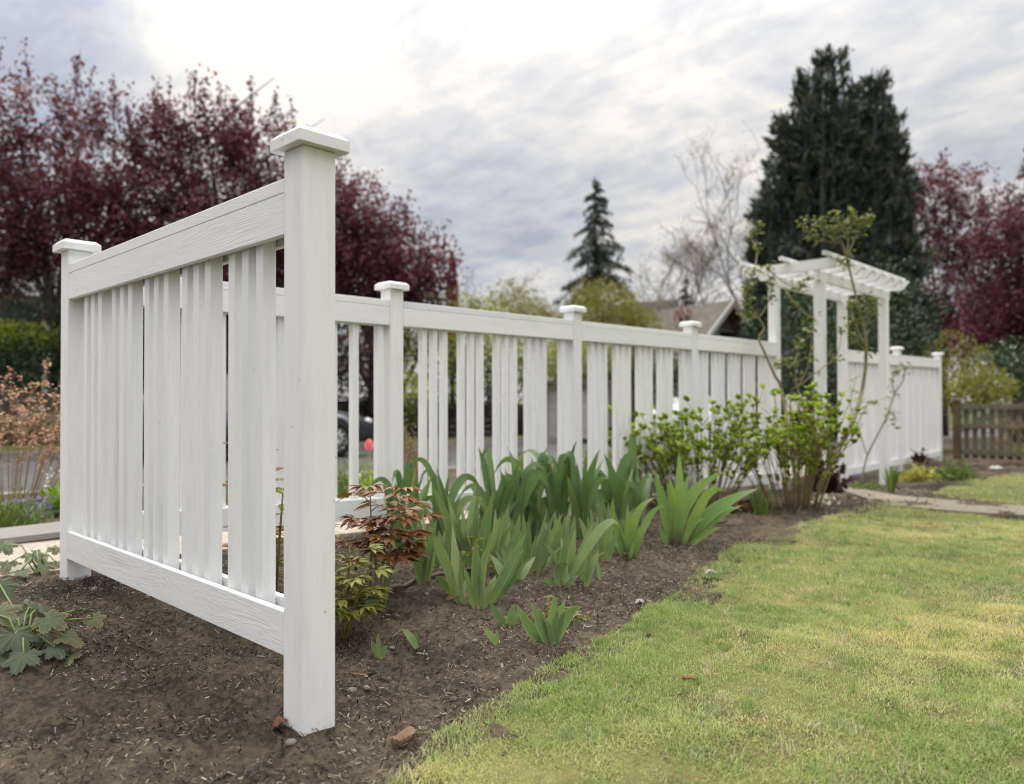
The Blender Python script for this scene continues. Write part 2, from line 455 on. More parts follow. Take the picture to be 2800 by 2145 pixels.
class MB:
    def __init__(s): s.v = []; s.f = []; s.t = []
    def add(s, vs, fs, ts=None):
        b = len(s.v)
        s.v += [tuple(q) for q in vs]
        s.f += [tuple(i + b for i in q) for q in fs]
        s.t += ts if ts is not None else [(.5, 0., .5)] * len(vs)
    def box(s, c, d, rot=None):
        x, y, z = d[0] / 2, d[1] / 2, d[2] / 2
        vs = [Vector((a, b, e)) for a in (-x, x) for b in (-y, y) for e in (-z, z)]
        if rot is not None: vs = [rot @ q for q in vs]
        vs = [q + Vector(c) for q in vs]
        s.add(vs, [(0, 1, 3, 2), (4, 6, 7, 5), (0, 4, 5, 1), (2, 3, 7, 6), (0, 2, 6, 4), (1, 5, 7, 3)])
    def tube(s, pts, rad, n=6, cap=True):
        pts = [Vector(p) for p in pts]
        m = len(pts); vs = []; fs = []
        rad = rad if isinstance(rad, (list, tuple)) else [rad] * m
        ref = None
        for i, p in enumerate(pts):
            T = (pts[min(i + 1, m - 1)] - pts[max(i - 1, 0)]).normalized()
            if ref is None:
                ref = T.orthogonal().normalized()
            ref = (ref - T * ref.dot(T))
            ref = ref.normalized() if ref.length > 1e-6 else T.orthogonal().normalized()
            B = T.cross(ref)
            for j in range(n):
                a = 2 * pi * j / n
                vs.append(p + (ref * cos(a) + B * sin(a)) * rad[i])
        for i in range(m - 1):
            for j in range(n):
                fs.append((i * n + j, i * n + (j + 1) % n, (i + 1) * n + (j + 1) % n, (i + 1) * n + j))
        if cap:
            fs.append(tuple(range(n))[::-1]); fs.append(tuple((m - 1) * n + j for j in range(n)))
        s.add(vs, fs)
    def blob(s, c, r, seg=8, rings=5, jit=.12, rng=R):
        """lumpy closed pebble"""
        r = Vector(r) if not isinstance(r, (int, float)) else Vector((r, r, r))
        vs = [Vector((0, 0, 1))]
        for i in range(1, rings):
            ph = pi * i / rings
            for j in range(seg):
                a = 2 * pi * j / seg
                vs.append(Vector((sin(ph) * cos(a), sin(ph) * sin(a), cos(ph))))
        vs.append(Vector((0, 0, -1)))
        vs = [Vector((q.x * r.x, q.y * r.y, q.z * r.z)) * (1 + rng.uniform(-jit, jit)) + Vector(c) for q in vs]
        fs = [(0, 1 + j, 1 + (j + 1) % seg) for j in range(seg)]
        for i in range(rings - 2):
            for j in range(seg):
                a = 1 + i * seg
                fs.append((a + j, a + seg + j, a + seg + (j + 1) % seg, a + (j + 1) % seg))
        a = 1 + (rings - 2) * seg
        fs += [(a + j, len(vs) - 1, a + (j + 1) % seg) for j in range(seg)]
        s.add(vs, fs)
    def mesh(s, name, mat, smooth=False):
        me = bpy.data.meshes.new(name)
        me.from_pydata(s.v, [], s.f)
        a = me.attributes.new('tint', 'FLOAT_COLOR', 'POINT')
        a.data.foreach_set('color', np.array([(*q, 1.) for q in s.t], dtype=np.float32).ravel())
        me.materials.append(mat)
        if smooth: me.polygons.foreach_set('use_smooth', [True] * len(me.polygons))
        me.update()
        return me
    def build(s, name, mat, parent=None, smooth=False):
        o = link(name, s.mesh(name, mat, smooth), parent)
        if name in STUFFY: o['kind'] = 'stuff'
        return o


def np_mesh(name, v, f, mat, tint=None, smooth=False):
    """v (N,3), f (M,k) arrays"""
    me = bpy.data.meshes.new(name)
    v = np.ascontiguousarray(v, dtype=np.float32); f = np.ascontiguousarray(f, dtype=np.int32)
    M_, K_ = f.shape
    me.vertices.add(len(v)); me.vertices.foreach_set('co', v.ravel())
    me.loops.add(M_ * K_); me.loops.foreach_set('vertex_index', f.ravel())
    me.polygons.add(M_)
    me.polygons.foreach_set('loop_start', np.arange(0, M_ * K_, K_, dtype=np.int32))
    me.polygons.foreach_set('loop_total', np.full(M_, K_, dtype=np.int32))
    if smooth: me.polygons.foreach_set('use_smooth', np.ones(M_, dtype=bool))
    if tint is not None:
        a = me.attributes.new('tint', 'FLOAT_COLOR', 'POINT')
        t = np.ones((len(v), 4), dtype=np.float32); t[:, :3] = tint
        a.data.foreach_set('color', t.ravel())
    me.materials.append(mat)
    me.update(calc_edges=True)
    me.validate()
    return me


def unit(a): return a / np.maximum(np.linalg.norm(a, axis=1, keepdims=True), 1e-9)


def leafcloud(c, L, Wd, axis=None, spread=1., tint=None, rng=NR):
    """rhombic folded leaves at centres c; axis = preferred direction(s)"""
    n = len(c)
    d = rng.normal(size=(n, 3))
    if axis is not None: d = np.asarray(axis) + d * spread
    d = unit(d)
    q = unit(np.cross(d, rng.normal(size=(n, 3))))
    nn = np.cross(d, q)
    L = (L * rng.uniform(.65, 1.25, (n, 1))); Wd = Wd / 1. * rng.uniform(.7, 1.2, (n, 1))
    v = np.empty((n, 4, 3))
    v[:, 0] = c - d * L * .5
    v[:, 1] = c + q * Wd * .5 + nn * Wd * .18
    v[:, 2] = c + d * L * .5
    v[:, 3] = c - q * Wd * .5 + nn * Wd * .18
    f = np.arange(n * 4).reshape(n, 4)
    t = np.zeros((n, 4, 3)); t[:, 0, 0] = 0; t[:, 1, 0] = .5; t[:, 2, 0] = 1; t[:, 3, 0] = .5
    t[:, :, 2] = (rng.random((n, 1)) if tint is None else np.clip(tint, 0, 1)[:, None])
    return v.reshape(-1, 3), f, t.reshape(-1, 3)


def cloud_obj(name, c, L, Wd, mat, parent=None, axis=None, spread=1., tint=None, rng=NR):
    v, f, t = leafcloud(np.asarray(c, float), L, Wd, axis, spread, tint, rng)
    base = np.zeros(3) if parent is None else np.array(wloc(parent))
    me = np_mesh(name, v - base, f, mat, t)
    o = bpy.data.objects.new(name, me)
    col.objects.link(o)
    if parent is not None: o.parent = parent
    o['kind'] = 'stuff'
    return o


# boards: long axis local X, softened edges, mesh shared between equal ones
_bcache = {}


def board_mesh(L, w_, t_, mat, bev=.002):
    key = (round(L, 4), round(w_, 4), round(t_, 4), mat.name)
    if key in _bcache: return _bcache[key]
    bm = bmesh.new()
    bmesh.ops.create_cube(bm, size=1)
    for v in bm.verts: v.co = Vector((v.co.x * L, v.co.y * w_, v.co.z * t_))
    bmesh.ops.bevel(bm, geom=list(bm.edges), offset=bev, segments=1, affect='EDGES')
    me = bpy.data.meshes.new('board')
    bm.to_mesh(me); bm.free()
    me.materials.append(mat)
    _bcache[key] = me
    return me


def board(name, p, q, w_, t_, mat, parent, up=(0, 0, 1), bev=.002):
    """board from p to q (centre line); w_ along 'up', t_ across"""
    p = Vector(p); q = Vector(q); X = (q - p); L = X.length; X.normalize()
    Y = Vector(up); Y = (Y - X * Y.dot(X)).normalized()
    Z = X.cross(Y)
    o = link(name, board_mesh(L, w_, t_, mat, bev), parent, (p + q) / 2)
    o.rotation_euler = Matrix((X, Y, Z)).transposed().to_euler()
    return o


# ================================================================== SETTING
def grid_sheet(name, xs, ys, mat, zfun, keep=None, kind='structure'):
    xs = np.asarray(xs); ys = np.asarray(ys)
    X, Y = np.meshgrid(xs, ys, indexing='ij')
    Z = zfun(X, Y)
    v = np.stack([X, Y, Z], -1).reshape(-1, 3)
    nx, ny = len(xs), len(ys)
    i, j = np.meshgrid(np.arange(nx - 1), np.arange(ny - 1), indexing='ij')
    a = (i * ny + j).ravel()
    f = np.stack([a, a + ny, a + ny + 1, a + 1], 1)
    if keep is not None:
        cx = (xs[:-1] + xs[1:])[:, None] / 2 + np.zeros(ny - 1); cy = (ys[:-1] + ys[1:])[None, :] / 2 + np.zeros((nx - 1, 1))
        f = f[keep(cx.ravel(), cy.ravel())]
        used = np.unique(f); remap = np.zeros(len(v), int); remap[used] = np.arange(len(used))
        v = v[used]; f = remap[f]
    o = bpy.data.objects.new(name, np_mesh(name, v, f, mat, smooth=True))
    col.objects.link(o)
    tag(o, kind=kind)
    return o


def inpoly(x, y, P):
    x = np.asarray(x); y = np.asarray(y); r = np.zeros(x.shape, bool)
    n = len(P)
    for i in range(n):
        x1, y1 = P[i][:2]; x2, y2 = P[(i + 1) % n][:2]
        c = ((y1 > y) != (y2 > y))
        with np.errstate(divide='ignore', invalid='ignore'):
            xi = (x2 - x1) * (y - y1) / (y2 - y1 + 1e-12) + x1
        r ^= c & (x < xi)
    return r


def fbm(X, Y, oct_, seed=0.):
    """sum of value-noise octaves, vectorised: list of (frequency, amplitude)"""
    out = np.zeros_like(X)
    for n, (fr, am) in enumerate(oct_):
        x = X * fr + 13.7 * n + seed; y = Y * fr - 7.1 * n + seed * 1.7
        xi = np.floor(x); yi = np.floor(y); fx = x - xi; fy = y - yi
        fx = fx * fx * (3 - 2 * fx); fy = fy * fy * (3 - 2 * fy)
        def h(a, b):
            s = np.sin(a * 127.1 + b * 311.7 + n * 17.3) * 43758.5453
            return s - np.floor(s)
        out += am * ((h(xi, yi) * (1 - fx) + h(xi + 1, yi) * fx) * (1 - fy) + (h(xi, yi + 1) * (1 - fx) + h(xi + 1, yi + 1) * fx) * fy - .5)
    return out


SV = 1.2768                                      # 2193 px reading scale -> 2800 px
edge_px = [(815, 1700), (868, 1640), (915, 1596), (975, 1553), (1060, 1496), (1190, 1432), (1290, 1378), (1400, 1312), (1490, 1243), (1570, 1182),
           (1700, 1133), (1870, 1086)]
lawn_edge = [G(a * SV, b * SV) for a, b in edge_px]
LAWN = [(-3.5, -6)] + [(p.x, p.y) for p in lawn_edge]
path_l = [G(a * SV, b * SV) for a, b in [(1800, 1052), (1900, 1087), (2010, 1096), (2193, 1110)]]    # near edge of the path
path_u = [G(a * SV, b * SV) for a, b in [(1812, 1044), (1925, 1066), (2020, 1074), (2193, 1088)]]     # far edge
LAWN += [(p.x, p.y - .02) for p in path_l[1:]]
dirp = (path_l[-1] - path_l[-2]).normalized()
pe = path_l[-1] + dirp * 3
LAWN += [(pe.x, pe.y), (3, -7)]
ue = path_u[-1] + (path_u[-1] - path_u[-2]).normalized() * 3
LAWN2 = [(p.x, p.y + .02) for p in path_u[2:]] + [(ue.x, ue.y), (14, -6)] + \
        [(p.x, p.y) for p in [G(a * SV, b * SV) for a, b in [(2300, 1004), (2193, 1016), (2100, 1026), (2040, 1040), (1995, 1062)]]]


def onlawn(x, y): return inpoly(x, y, LAWN) | inpoly(x, y, LAWN2)


# broad ground sheet, out to the horizon
xs = np.concatenate([np.linspace(-900, -40, 10), np.linspace(-30, 60, 46), np.linspace(75, 900, 10)])
grid_sheet('ground', xs, xs, M['far'], lambda X, Y: zg(X, Y) - .09 - .10 * sstep((Y - 4) / 3) * (Y < 13))


def inside(x, y, d): return onlawn(x + d, y) & onlawn(x - d, y) & onlawn(x, y + d) & onlawn(x, y - d)


def soil_z(X, Y):
    rough_ = fbm(X, Y, [(2.2, .05), (6, .028), (17, .021), (42, .014), (95, .008)])
    near = np.exp(-(((X - .045) / .16) ** 2 + ((Y - .045) / .16) ** 2))
    rough_ = rough_ * (1 - .8 * near) + .016 * near * (1 + .5 * np.sin(X * 40) * np.sin(Y * 37))
    return zg(X, Y) + rough_ - .045 * inside(X, Y, .20)


nearx = np.concatenate([np.arange(-3, -1.2, .06), np.arange(-1.2, 3.2, .0125), np.arange(3.2, 6, .03), np.arange(6, 13.4, .09)])
neary = np.concatenate([np.arange(-3.2, -.9, .06), np.arange(-.9, 1.95, .0125), np.arange(1.95, 2.06, .03)])
grid_sheet('garden_soil', nearx, neary, M['soil'], soil_z)


def lawn_z(X, Y): return zg(X, Y) + .016 + fbm(X, Y, [(1.5, .03), (5, .018), (14, .008)])


lx = np.arange(-3, 15, .04); ly = np.arange(-6, 1.4, .04)
grid_sheet('lawn', lx, ly, M['lawn'], lawn_z, lambda x, y: inside(x, y, .12))


# grass: one object, blades sampled densely near the viewer and thinner far off
def lawn_colour(x, y, rng):
    """green, yellow moss and straw patches of a spring lawn"""
    a = fbm(x, y, [(1.1, 1.0), (2.7, .6), (7, .4)], 3.1) + .5
    dist = np.hypot(x + .95, y + 1.6)
    moss = np.exp(-(((x - 1.15) / .95) ** 2 + ((y + .50) / .45) ** 2)) * .32 + np.exp(-(((x - .35) / .5) ** 2 + ((y + .75) / .45) ** 2)) * .25
    a = a + moss - .10 - .10 * sstep((dist - 3.0) / 2.5)
    g1 = np.array([.31, .40, .12]); g2 = np.array([.47, .53, .19]); y1 = np.array([.66, .61, .24]); st = np.array([.58, .52, .32])
    t = np.clip((a - .25) / .30, 0, 1)[:, None]; t2 = np.clip((a - .55) / .22, 0, 1)[:, None]
    c = g1 * (1 - t) + g2 * t
    c = c * (1 - t2) + y1 * t2
    dry = (rng.random(len(x)) < (.12 + .34 * np.clip(a - .35, 0, 1)))
    c[dry] = st
    return c * rng.uniform(.65, 1.25, (len(x), 1)), a


def make_grass(n, region, dmin, dmax, wd, hh, rng, seg):
    x = rng.uniform(region[0], region[1], n * 3); y = rng.uniform(region[2], region[3], n * 3)
    dist = (x - CAM.x) * _d.x + (y - CAM.y) * _d.y
    lat = (x - CAM.x) * _r.x + (y - CAM.y) * _r.y
    ed = fbm(x, y, [(2.5, .05), (9, .08), (30, .07)])
    k = onlawn(x + ed, y + ed * .7) & (dist > dmin) & (dist < dmax) & (np.abs(lat) < dist * .80 + .4)
    thin = fbm(x, y, [(3, .5), (12, .6)], 9.) + .5
    edge_ = ~inside(x, y, .15)
    patch = fbm(x, y, [(4, 1.), (11, .8)], 17.) + .5
    k &= (rng.random(len(x)) < np.where(edge_, np.clip(patch * 1.6 + .0, .15, 1), np.clip(thin * 1.25 + .12, .10, 1)))
    x, y = x[k][:n], y[k][:n]
    m = len(x)
    c, a = lawn_colour(x, y, rng)
    clump = fbm(x, y, [(5, 1.0), (18, .8)], 5.) + .5
    h = hh * rng.uniform(.5, 1.25, m) * (.55 + .7 * clump) * (1.15 - .45 * np.clip(a, 0, 1))
    az = rng.uniform(0, 2 * pi, m); lean = rng.uniform(.45, 1.5, m)
    hv = np.stack([np.cos(az), np.sin(az)], 1)
    sd = np.stack([-hv[:, 1], hv[:, 0], np.zeros(m)], 1) * (wd * rng.uniform(.7, 1.3, m) / 2)[:, None]
    b = np.stack([x, y, lawn_z(x, y) - .004], 1)
    o1 = np.concatenate([hv * (np.sin(lean * .5) * h * .55)[:, None], (np.cos(lean * .5) * h * .55)[:, None]], 1)
    o2 = o1 + np.concatenate([hv * (np.sin(lean * 1.15) * h * .5)[:, None], (np.cos(lean * 1.15) * h * .5)[:, None]], 1)
    if seg == 2:
        v = np.stack([b - sd, b + sd, b + o1 + sd * .8, b + o1 - sd * .8, b + o2], 1)
        f = np.concatenate([np.arange(m)[:, None] * 5 + np.array([[0, 1, 2]]), np.arange(m)[:, None] * 5 + np.array([[0, 2, 3]]),
                            np.arange(m)[:, None] * 5 + np.array([[3, 2, 4]])])
        kk = 5
    else:
        v = np.stack([b - sd, b + sd, b + o2], 1)
        f = np.arange(m)[:, None] * 3 + np.array([[0, 1, 2]]); kk = 3
    t = np.repeat(c[:, None, :], kk, 1)
    return v.reshape(-1, 3), f, t.reshape(-1, 3)


parts = [make_grass(290000, (-1.2, 3.6, -2.2, .6), .9, 3.0, .0023, .021, np.random.default_rng(1), 2),
         make_grass(160000, (0, 6.5, -2.6, 1.1), 2.9, 5.4, .0034, .029, np.random.default_rng(2), 1),
         make_grass(90000, (2, 14, -5, 1.4), 5.2, 13, .0060, .036, np.random.default_rng(3), 1)]


def make_tufts(nt_, rng):
    """coarser clumps standing above the lawn"""
    x0 = rng.uniform(-.6, 5, nt_ * 4); y0 = rng.uniform(-2.4, 1, nt_ * 4)
    k = inside(x0, y0, -.0) & ((x0 - CAM.x) * _d.x + (y0 - CAM.y) * _d.y > 1.2)
    x0, y0 = x0[k][:nt_], y0[k][:nt_]
    per = 26; m = len(x0) * per
    x = np.repeat(x0, per) + rng.normal(0, .016, m); y = np.repeat(y0, per) + rng.normal(0, .016, m)
    tone = np.repeat(rng.random(len(x0)), per)
    c = np.where(tone[:, None] < .55, np.array([.20, .31, .085]), np.where(tone[:, None] < .8, np.array([.34, .42, .19]), np.array([.56, .50, .30]))) * rng.uniform(.7, 1.2, (m, 1))
    h = rng.uniform(.018, .042, m); az = rng.uniform(0, 2 * pi, m); lean = rng.uniform(.3, 1.35, m)
    hv = np.stack([np.cos(az), np.sin(az)], 1)
    sd = np.stack([-hv[:, 1], hv[:, 0], np.zeros(m)], 1) * (.0013 * rng.uniform(.7, 1.3, m))[:, None]
    b = np.stack([x, y, lawn_z(x, y) - .004], 1)
    o1 = np.concatenate([hv * (np.sin(lean * .5) * h * .55)[:, None], (np.cos(lean * .5) * h * .55)[:, None]], 1)
    o2 = o1 + np.concatenate([hv * (np.sin(lean * 1.15) * h * .5)[:, None], (np.cos(lean * 1.15) * h * .5)[:, None]], 1)
    v = np.stack([b - sd, b + sd, b + o1 + sd * .8, b + o1 - sd * .8, b + o2], 1)
    q = np.arange(m)[:, None] * 5
    return v.reshape(-1, 3), np.concatenate([q + np.array([[0, 1, 2]]), q + np.array([[0, 2, 3]]), q + np.array([[3, 2, 4]])]), np.repeat(c[:, None, :], 5, 1).reshape(-1, 3)


parts.append(make_tufts(800, np.random.default_rng(8)))
off = 0; V = []; F = []; T = []
for v, f, t in parts:
    V.append(v); F.append(f + off); T.append(t); off += len(v)
go = bpy.data.objects.new('grass', np_mesh('grass', np.concatenate(V), np.concatenate(F), M['grass'], np.concatenate(T)))
col.objects.link(go)
tag(go, 'short mossy lawn grass with yellow and straw coloured patches', 'grass', kind='stuff')


# mulch: splinters, straw and clods on the soil
def make_mulch(n, region, rng, smin, smax):
    x = rng.uniform(region[0], region[1], n); y = rng.uniform(region[2], region[3], n)
    ed = fbm(x, y, [(6, .12)])
    k = ~onlawn(x + ed - .02, y + ed + .03)
    pile = fbm(x, y, [(2.3, .8), (7, .7)], 2.) + .5
    k &= rng.random(n) < np.clip(pile * 1.3, .08, 1)
    x, y, pile = x[k], y[k], pile[k]
    m = len(x)
    L = rng.uniform(smin, smax, m) * np.where(rng.random(m) < .12, 2.0, 1.); wd = L * rng.uniform(.07, .34, m) * np.where(L > .014, .5, 1.)
    az = rng.uniform(0, pi, m); el = rng.normal(0, .5, m)
    d = np.stack([np.cos(az) * np.cos(el), np.sin(az) * np.cos(el), np.sin(el)], 1)
    s = np.stack([-np.sin(az), np.cos(az), rng.normal(0, .5, m)], 1); s = unit(s)
    u = np.cross(d, s)
    c = np.stack([x, y, soil_z(x, y) + rng.uniform(-.001, .010, m)], 1)
    h = (wd * rng.uniform(.3, .8, m))[:, None]
    Lx = (L / 2)[:, None]; Wx = (wd / 2)[:, None]
    v = np.stack([c - d * Lx - s * Wx, c - d * Lx + s * Wx, c + d * Lx + s * Wx, c + d * Lx - s * Wx, c - d * Lx * .8 + u * h, c + d * Lx * .8 + u * h], 1)
    q = np.arange(m)[:, None] * 6
    f = np.concatenate([q + np.array([[0, 4, 1]]), q + np.array([[2, 5, 3]]), q + np.array([[0, 3, 5]]), q + np.array([[0, 5, 4]]),
                        q + np.array([[1, 4, 5]]), q + np.array([[1, 5, 2]])])
    dark = np.array([.022, .016, .012]); mid = np.array([.10, .076, .054]); lite = np.array([.28, .225, .17]); pale = np.array([.36, .32, .27])
    r = rng.random(m)[:, None]
    col_ = np.where(r < .50, dark, np.where(r < .80, mid, np.where(r < .982, lite, pale))) * rng.uniform(.7, 1.3, (m, 1))
    return v.reshape(-1, 3), f, np.repeat(col_[:, None, :], 6, 1).reshape(-1, 3)


pm = [make_mulch(170000, (-1.2, 3.3, -.8, 1.95), np.random.default_rng(21), .003, .013), make_mulch(6000, (-1.2, 3.3, -.8, 1.95), np.random.default_rng(23), .010, .028),
      make_mulch(9000, (3.3, 12.4, -.5, 1.95), np.random.default_rng(22), .02, .05)]
off = 0; V = []; F = []; T = []
for v, f, t in pm:
    V.append(v); F.append(f + off); T.append(t); off += len(v)
mo = bpy.data.objects.new('mulch', np_mesh('mulch', np.concatenate(V), np.concatenate(F), M['mulch'], np.concatenate(T)))
col.objects.link(mo)
tag(mo, 'dark bark mulch and straw bits strewn over the bed', 'mulch', kind='stuff')

# front path through the arbor
mb = MB()
n = len(path_l)
lo = path_l + [path_l[-1] + dirp * 3]; up_ = path_u + [ue]
for zz in (0,):
    vs = []
    for a, b in zip(lo, up_):
        vs += [(a.x, a.y, gz(a.x, a.y) + .018), (b.x, b.y, gz(b.x, b.y) + .018)]
    for a, b in zip(lo, up_):
        vs += [(a.x, a.y, gz(a.x, a.y) - .05), (b.x, b.y, gz(b.x, b.y) - .05)]
    k = len(lo)
    fs = [(2 * i, 2 * i + 2, 2 * i + 3, 2 * i + 1) for i in range(k - 1)]
    fs += [(2 * i, 2 * k + 2 * i, 2 * k + 2 * i + 2, 2 * i + 2) for i in range(k - 1)]
    fs += [(2 * i + 1, 2 * i + 3, 2 * k + 2 * i + 3, 2 * k + 2 * i + 1) for i in range(k - 1)]
    mb.add(vs, fs)
tag(mb.build('path', M['path']), kind='structure')


def strip(name, y0, y1, mat, lift, thick=.12, x0=-14, x1=60, step=1.0):
    mb = MB()
    xs = np.arange(x0, x1 + .1, step)
    vs = []; fs = []
    for x in xs:
        z = gz(x, 5) + lift
        vs += [(x, y0, z - thick), (x, y0, z), (x, y1, z), (x, y1, z - thick)]
    for i in range(len(xs) - 1):
        a = 4 * i
        for j in range(3):
            fs.append((a + j, a + 4 + j, a + 5 + j, a + 1 + j))
    mb.add(vs, fs)
    return tag(mb.build(name, mat), kind='structure')


for i in range(9):                                                           # pavement in cast bays
    x0 = -6 + i * 1.8
    s_ = strip('pavement', 2.04, 2.92, M['conc'], .012 + .001 * (i % 3), .1, x0 + .006, x0 + 1.794, .299)
strip('planting_strip', 2.93, 5.60, M['soil'], -.004, .1, -14, 40)
strip('kerb', 5.61, 5.75, M['kerb'], .0, .2, -14, 60)
strip('street', 5.76, 11.95, M['asphalt'], -.13, .05, -40, 90)
strip('kerb', 11.96, 12.12, M['kerb'], .02, .22, -14, 90)
strip('verge', 12.13, 14.05, M['verge'], .03, .12, -20, 60)

# ================================================================== FENCE
PW = .09                                         # post width
LY = 1.7612                                      # long fence line
S = 1.5863                                       # post spacing


def post_cap_mesh():
    bm = bmesh.new()
    bmesh.ops.create_cube(bm, size=1)
    for v in bm.verts: v.co = Vector((v.co.x * .141, v.co.y * .141, v.co.z * .027))
    top = [f for f in bm.faces if f.normal.z > .9][0]
    r = bmesh.ops.extrude_face_region(bm, geom=[top])
    vs = [e for e in r['geom'] if isinstance(e, bmesh.types.BMVert)]
    for v in vs:
        v.co.z += .013; v.co.x *= .80; v.co.y *= .80
    bmesh.ops.delete(bm, geom=[top], context='FACES_ONLY')
    ed = [e for e in bm.edges if e.calc_length() < .03 and abs(e.verts[0].co.z - e.verts[1].co.z) > .01]
    bmesh.ops.bevel(bm, geom=ed, offset=.004, segments=1, affect='EDGES')
    bmesh.ops.recalc_face_normals(bm, faces=list(bm.faces))
    me = bpy.data.meshes.new('post_cap')
    bm.to_mesh(me); bm.free()
    me.materials.append(M['paint_rough'])
    return me


CAPME = post_cap_mesh()


def fence_post(parent, x, y, z0, z1, cap=True):
    c = Vector((x + PW / 2, y + PW / 2, 0))
    p = board('post', c + Vector((0, 0, z0)), c + Vector((0, 0, z1)), PW, PW, M['paint_post'], parent, up=(0, 1, 0), bev=.003)
    if cap:
        k = bpy.data.objects.new('post_cap', CAPME)
        col.objects.link(k)
        k.parent = p
        k.rotation_euler = (0, -pi / 2, 0)                                   # the post's long axis is local X
        L = z1 - z0
        k.location = (L / 2 + .0137, 0, 0)
        k.rotation_euler = (p.matrix_basis.to_3x3().inverted()).to_euler()
    return p


RT, RS, RB = 1.3417, 1.3060, 1.2015


def panel(parent, axis, a0, a1, fixed, groups, zt=lambda s: 0., brt=lambda s: .282, brh=.108, both=True):
    """one bay between two posts. axis 'x' (long fence, yard face at y=fixed) or 'y' (return, outer face at x=fixed).
    groups: start of each picket along the axis"""
    def P(s, t, z): return Vector((s, fixed + t, z)) if axis == 'x' else Vector((fixed + t, s, z))
    side = (0, 1, 0) if axis == 'x' else (1, 0, 0)
    e = .0015
    # flat cap board
    board('top_rail', P(a0 + e, PW / 2, (RT + RS) / 2 + zt(a0)), P(a1 - e, PW / 2, (RT + RS) / 2 + zt(a1)), PW - .002, RT - RS, M['paint'], parent, up=side)
    for t in (.0105, PW - .0105):
        board('rail_board', P(a0 + e, t, (RS + RB) / 2 + zt(a0)), P(a1 - e, t, (RS + RB) / 2 + zt(a1)), RS - RB - .002, .019, M['paint_rough'], parent)
        board('bottom_rail', P(a0 + e, t, brt(a0) - brh / 2), P(a1 - e, t, brt(a1) - brh / 2), brh, .019, M['paint_rough'], parent)
    for s in groups:
        m = s + .019
        ln = (RS + zt(m) - .004) - (brt(m) - brh + .012)
        ln = round(ln * 40) / 40
        zt_ = RS + zt(m) - .004
        board('picket', P(m, PW / 2 + R.uniform(-.001, .001), zt_ - ln), P(m, PW / 2, zt_), .038, .038, M['paint'], parent, up=side[::1] if axis == 'y' else (1, 0, 0), bev=.0015)


def trip(starts, p=.0785): return [s + k * p for s in starts for k in range(3)]


fence = thing('picket_fence', 'long white picket fence with capped posts, turning the corner to the nearest post', 'fence', (0, 0, 0))
# posts: the nearest one, the corner, three along the run
fence_post(fence, 0, 0, -.10, 1.404)
fence_post(fence, 0, LY, .075, 1.402)
for i in (1, 2, 3):
    x = i * S
    fence_post(fence, x, LY, gz(x, LY) - .15, 1.404 + .006 * x)
# return panel (side boards hang from the post faces)
panel(fence, 'y', PW, LY, 0.0, [s - .038 for s in (trip([.437, .744, 1.043, 1.350, 1.651], -.0785))], brt=lambda s: .282)
zt_long = lambda s: .006 * s
brt_long = lambda s: .335 - .0405 * s
panel(fence, 'x', PW, S, LY, trip([.17, .47, .77, 1.07])[0:] + [1.36, 1.52], zt_long, brt_long)
panel(fence, 'x', S + PW, 2 * S, LY, trip([1.831, 2.128, 2.430, 2.720]) + [3.064], zt_long, brt_long)
panel(fence, 'x', 2 * S + PW, 3 * S, LY, trip([3.400, 3.700, 4.000, 4.300]) + [4.640], zt_long, brt_long)
panel(fence, 'x', 3 * S + PW, 6.384, LY, trip([4.880, 5.178, 5.476, 5.774]) + [6.09, 6.17, 6.25], zt_long, brt_long)

fence2 = thing('picket_fence', 'shorter white picket fence beyond the arbor, half hidden by bare rose canes', 'fence', (8.3, LY, gz(8.3, LY)))
for x in (10.17, 12.10):
    fence_post(fence2, x, LY, gz(x, LY) - .15, 1.46 + .003 * x)
brt_far = lambda s: -.002 + .0075 * (s - 8.29)
zt_far = lambda s: .055 + .010 * (s - 8.3)
panel(fence2, 'x', 8.293, 10.17, LY, trip([8.36 + .3 * i for i in range(6)]), zt_far, brt_far, .09)
panel(fence2, 'x', 10.26, 12.10, LY, trip([10.32 + .3 * i for i in range(6)])[:-1], zt_far, brt_far, .09)

# ================================================================== ARBOR
arbor = thing('garden_arbor', 'white garden arbor with slatted roof spanning the gateway in the fence', 'arbor', (7.3, 1.55, gz(7.3, 1.55)))
AY = 1.30
for (x, y) in ((6.384, LY), (8.20, LY), (6.384, AY), (8.20, AY)):
    c = Vector((x + PW / 2, y + PW / 2, 0))
    board('post', c + Vector((0, 0, gz(x, y) - .1)), c + Vector((0, 0, 1.955)), PW, PW, M['paint'], arbor, up=(0, 1, 0), bev=.003)
for y in (LY, AY):
    board('beam', (6.33, y + PW / 2, 2.005), (8.40, y + PW / 2, 2.005), .098, .040, M['paint'], arbor)
for i in range(8):
    x = 6.36 + i * (8.41 - 6.36) / 7
    # rafter with slanted tail cuts
    bm = bmesh.new()
    prof = [(-.49, .055), (.49, .055), (.49, .030), (.43, -.045), (-.43, -.045), (-.49, .030)]
    f1 = [bm.verts.new((p[0], -.019, p[1])) for p in prof]; f2 = [bm.verts.new((p[0], .019, p[1])) for p in prof]
    bm.faces.new(f1); bm.faces.new(f2[::-1])
    for a in range(6):
        bm.faces.new((f1[a], f2[a], f2[(a + 1) % 6], f1[(a + 1) % 6]))
    bmesh.ops.recalc_face_normals(bm, faces=list(bm.faces))
    me = bpy.data.meshes.new('rafter'); bm.to_mesh(me); bm.free(); me.materials.append(M['paint'])
    link('rafter', me, arbor, (x, 1.615, 2.102), (0, 0, pi / 2))
for y in (2.03, 1.62, 1.20):
    board('roof_slat', (6.17, y, 2.178), (8.50, y, 2.178), .038, .040, M['paint'], arbor)

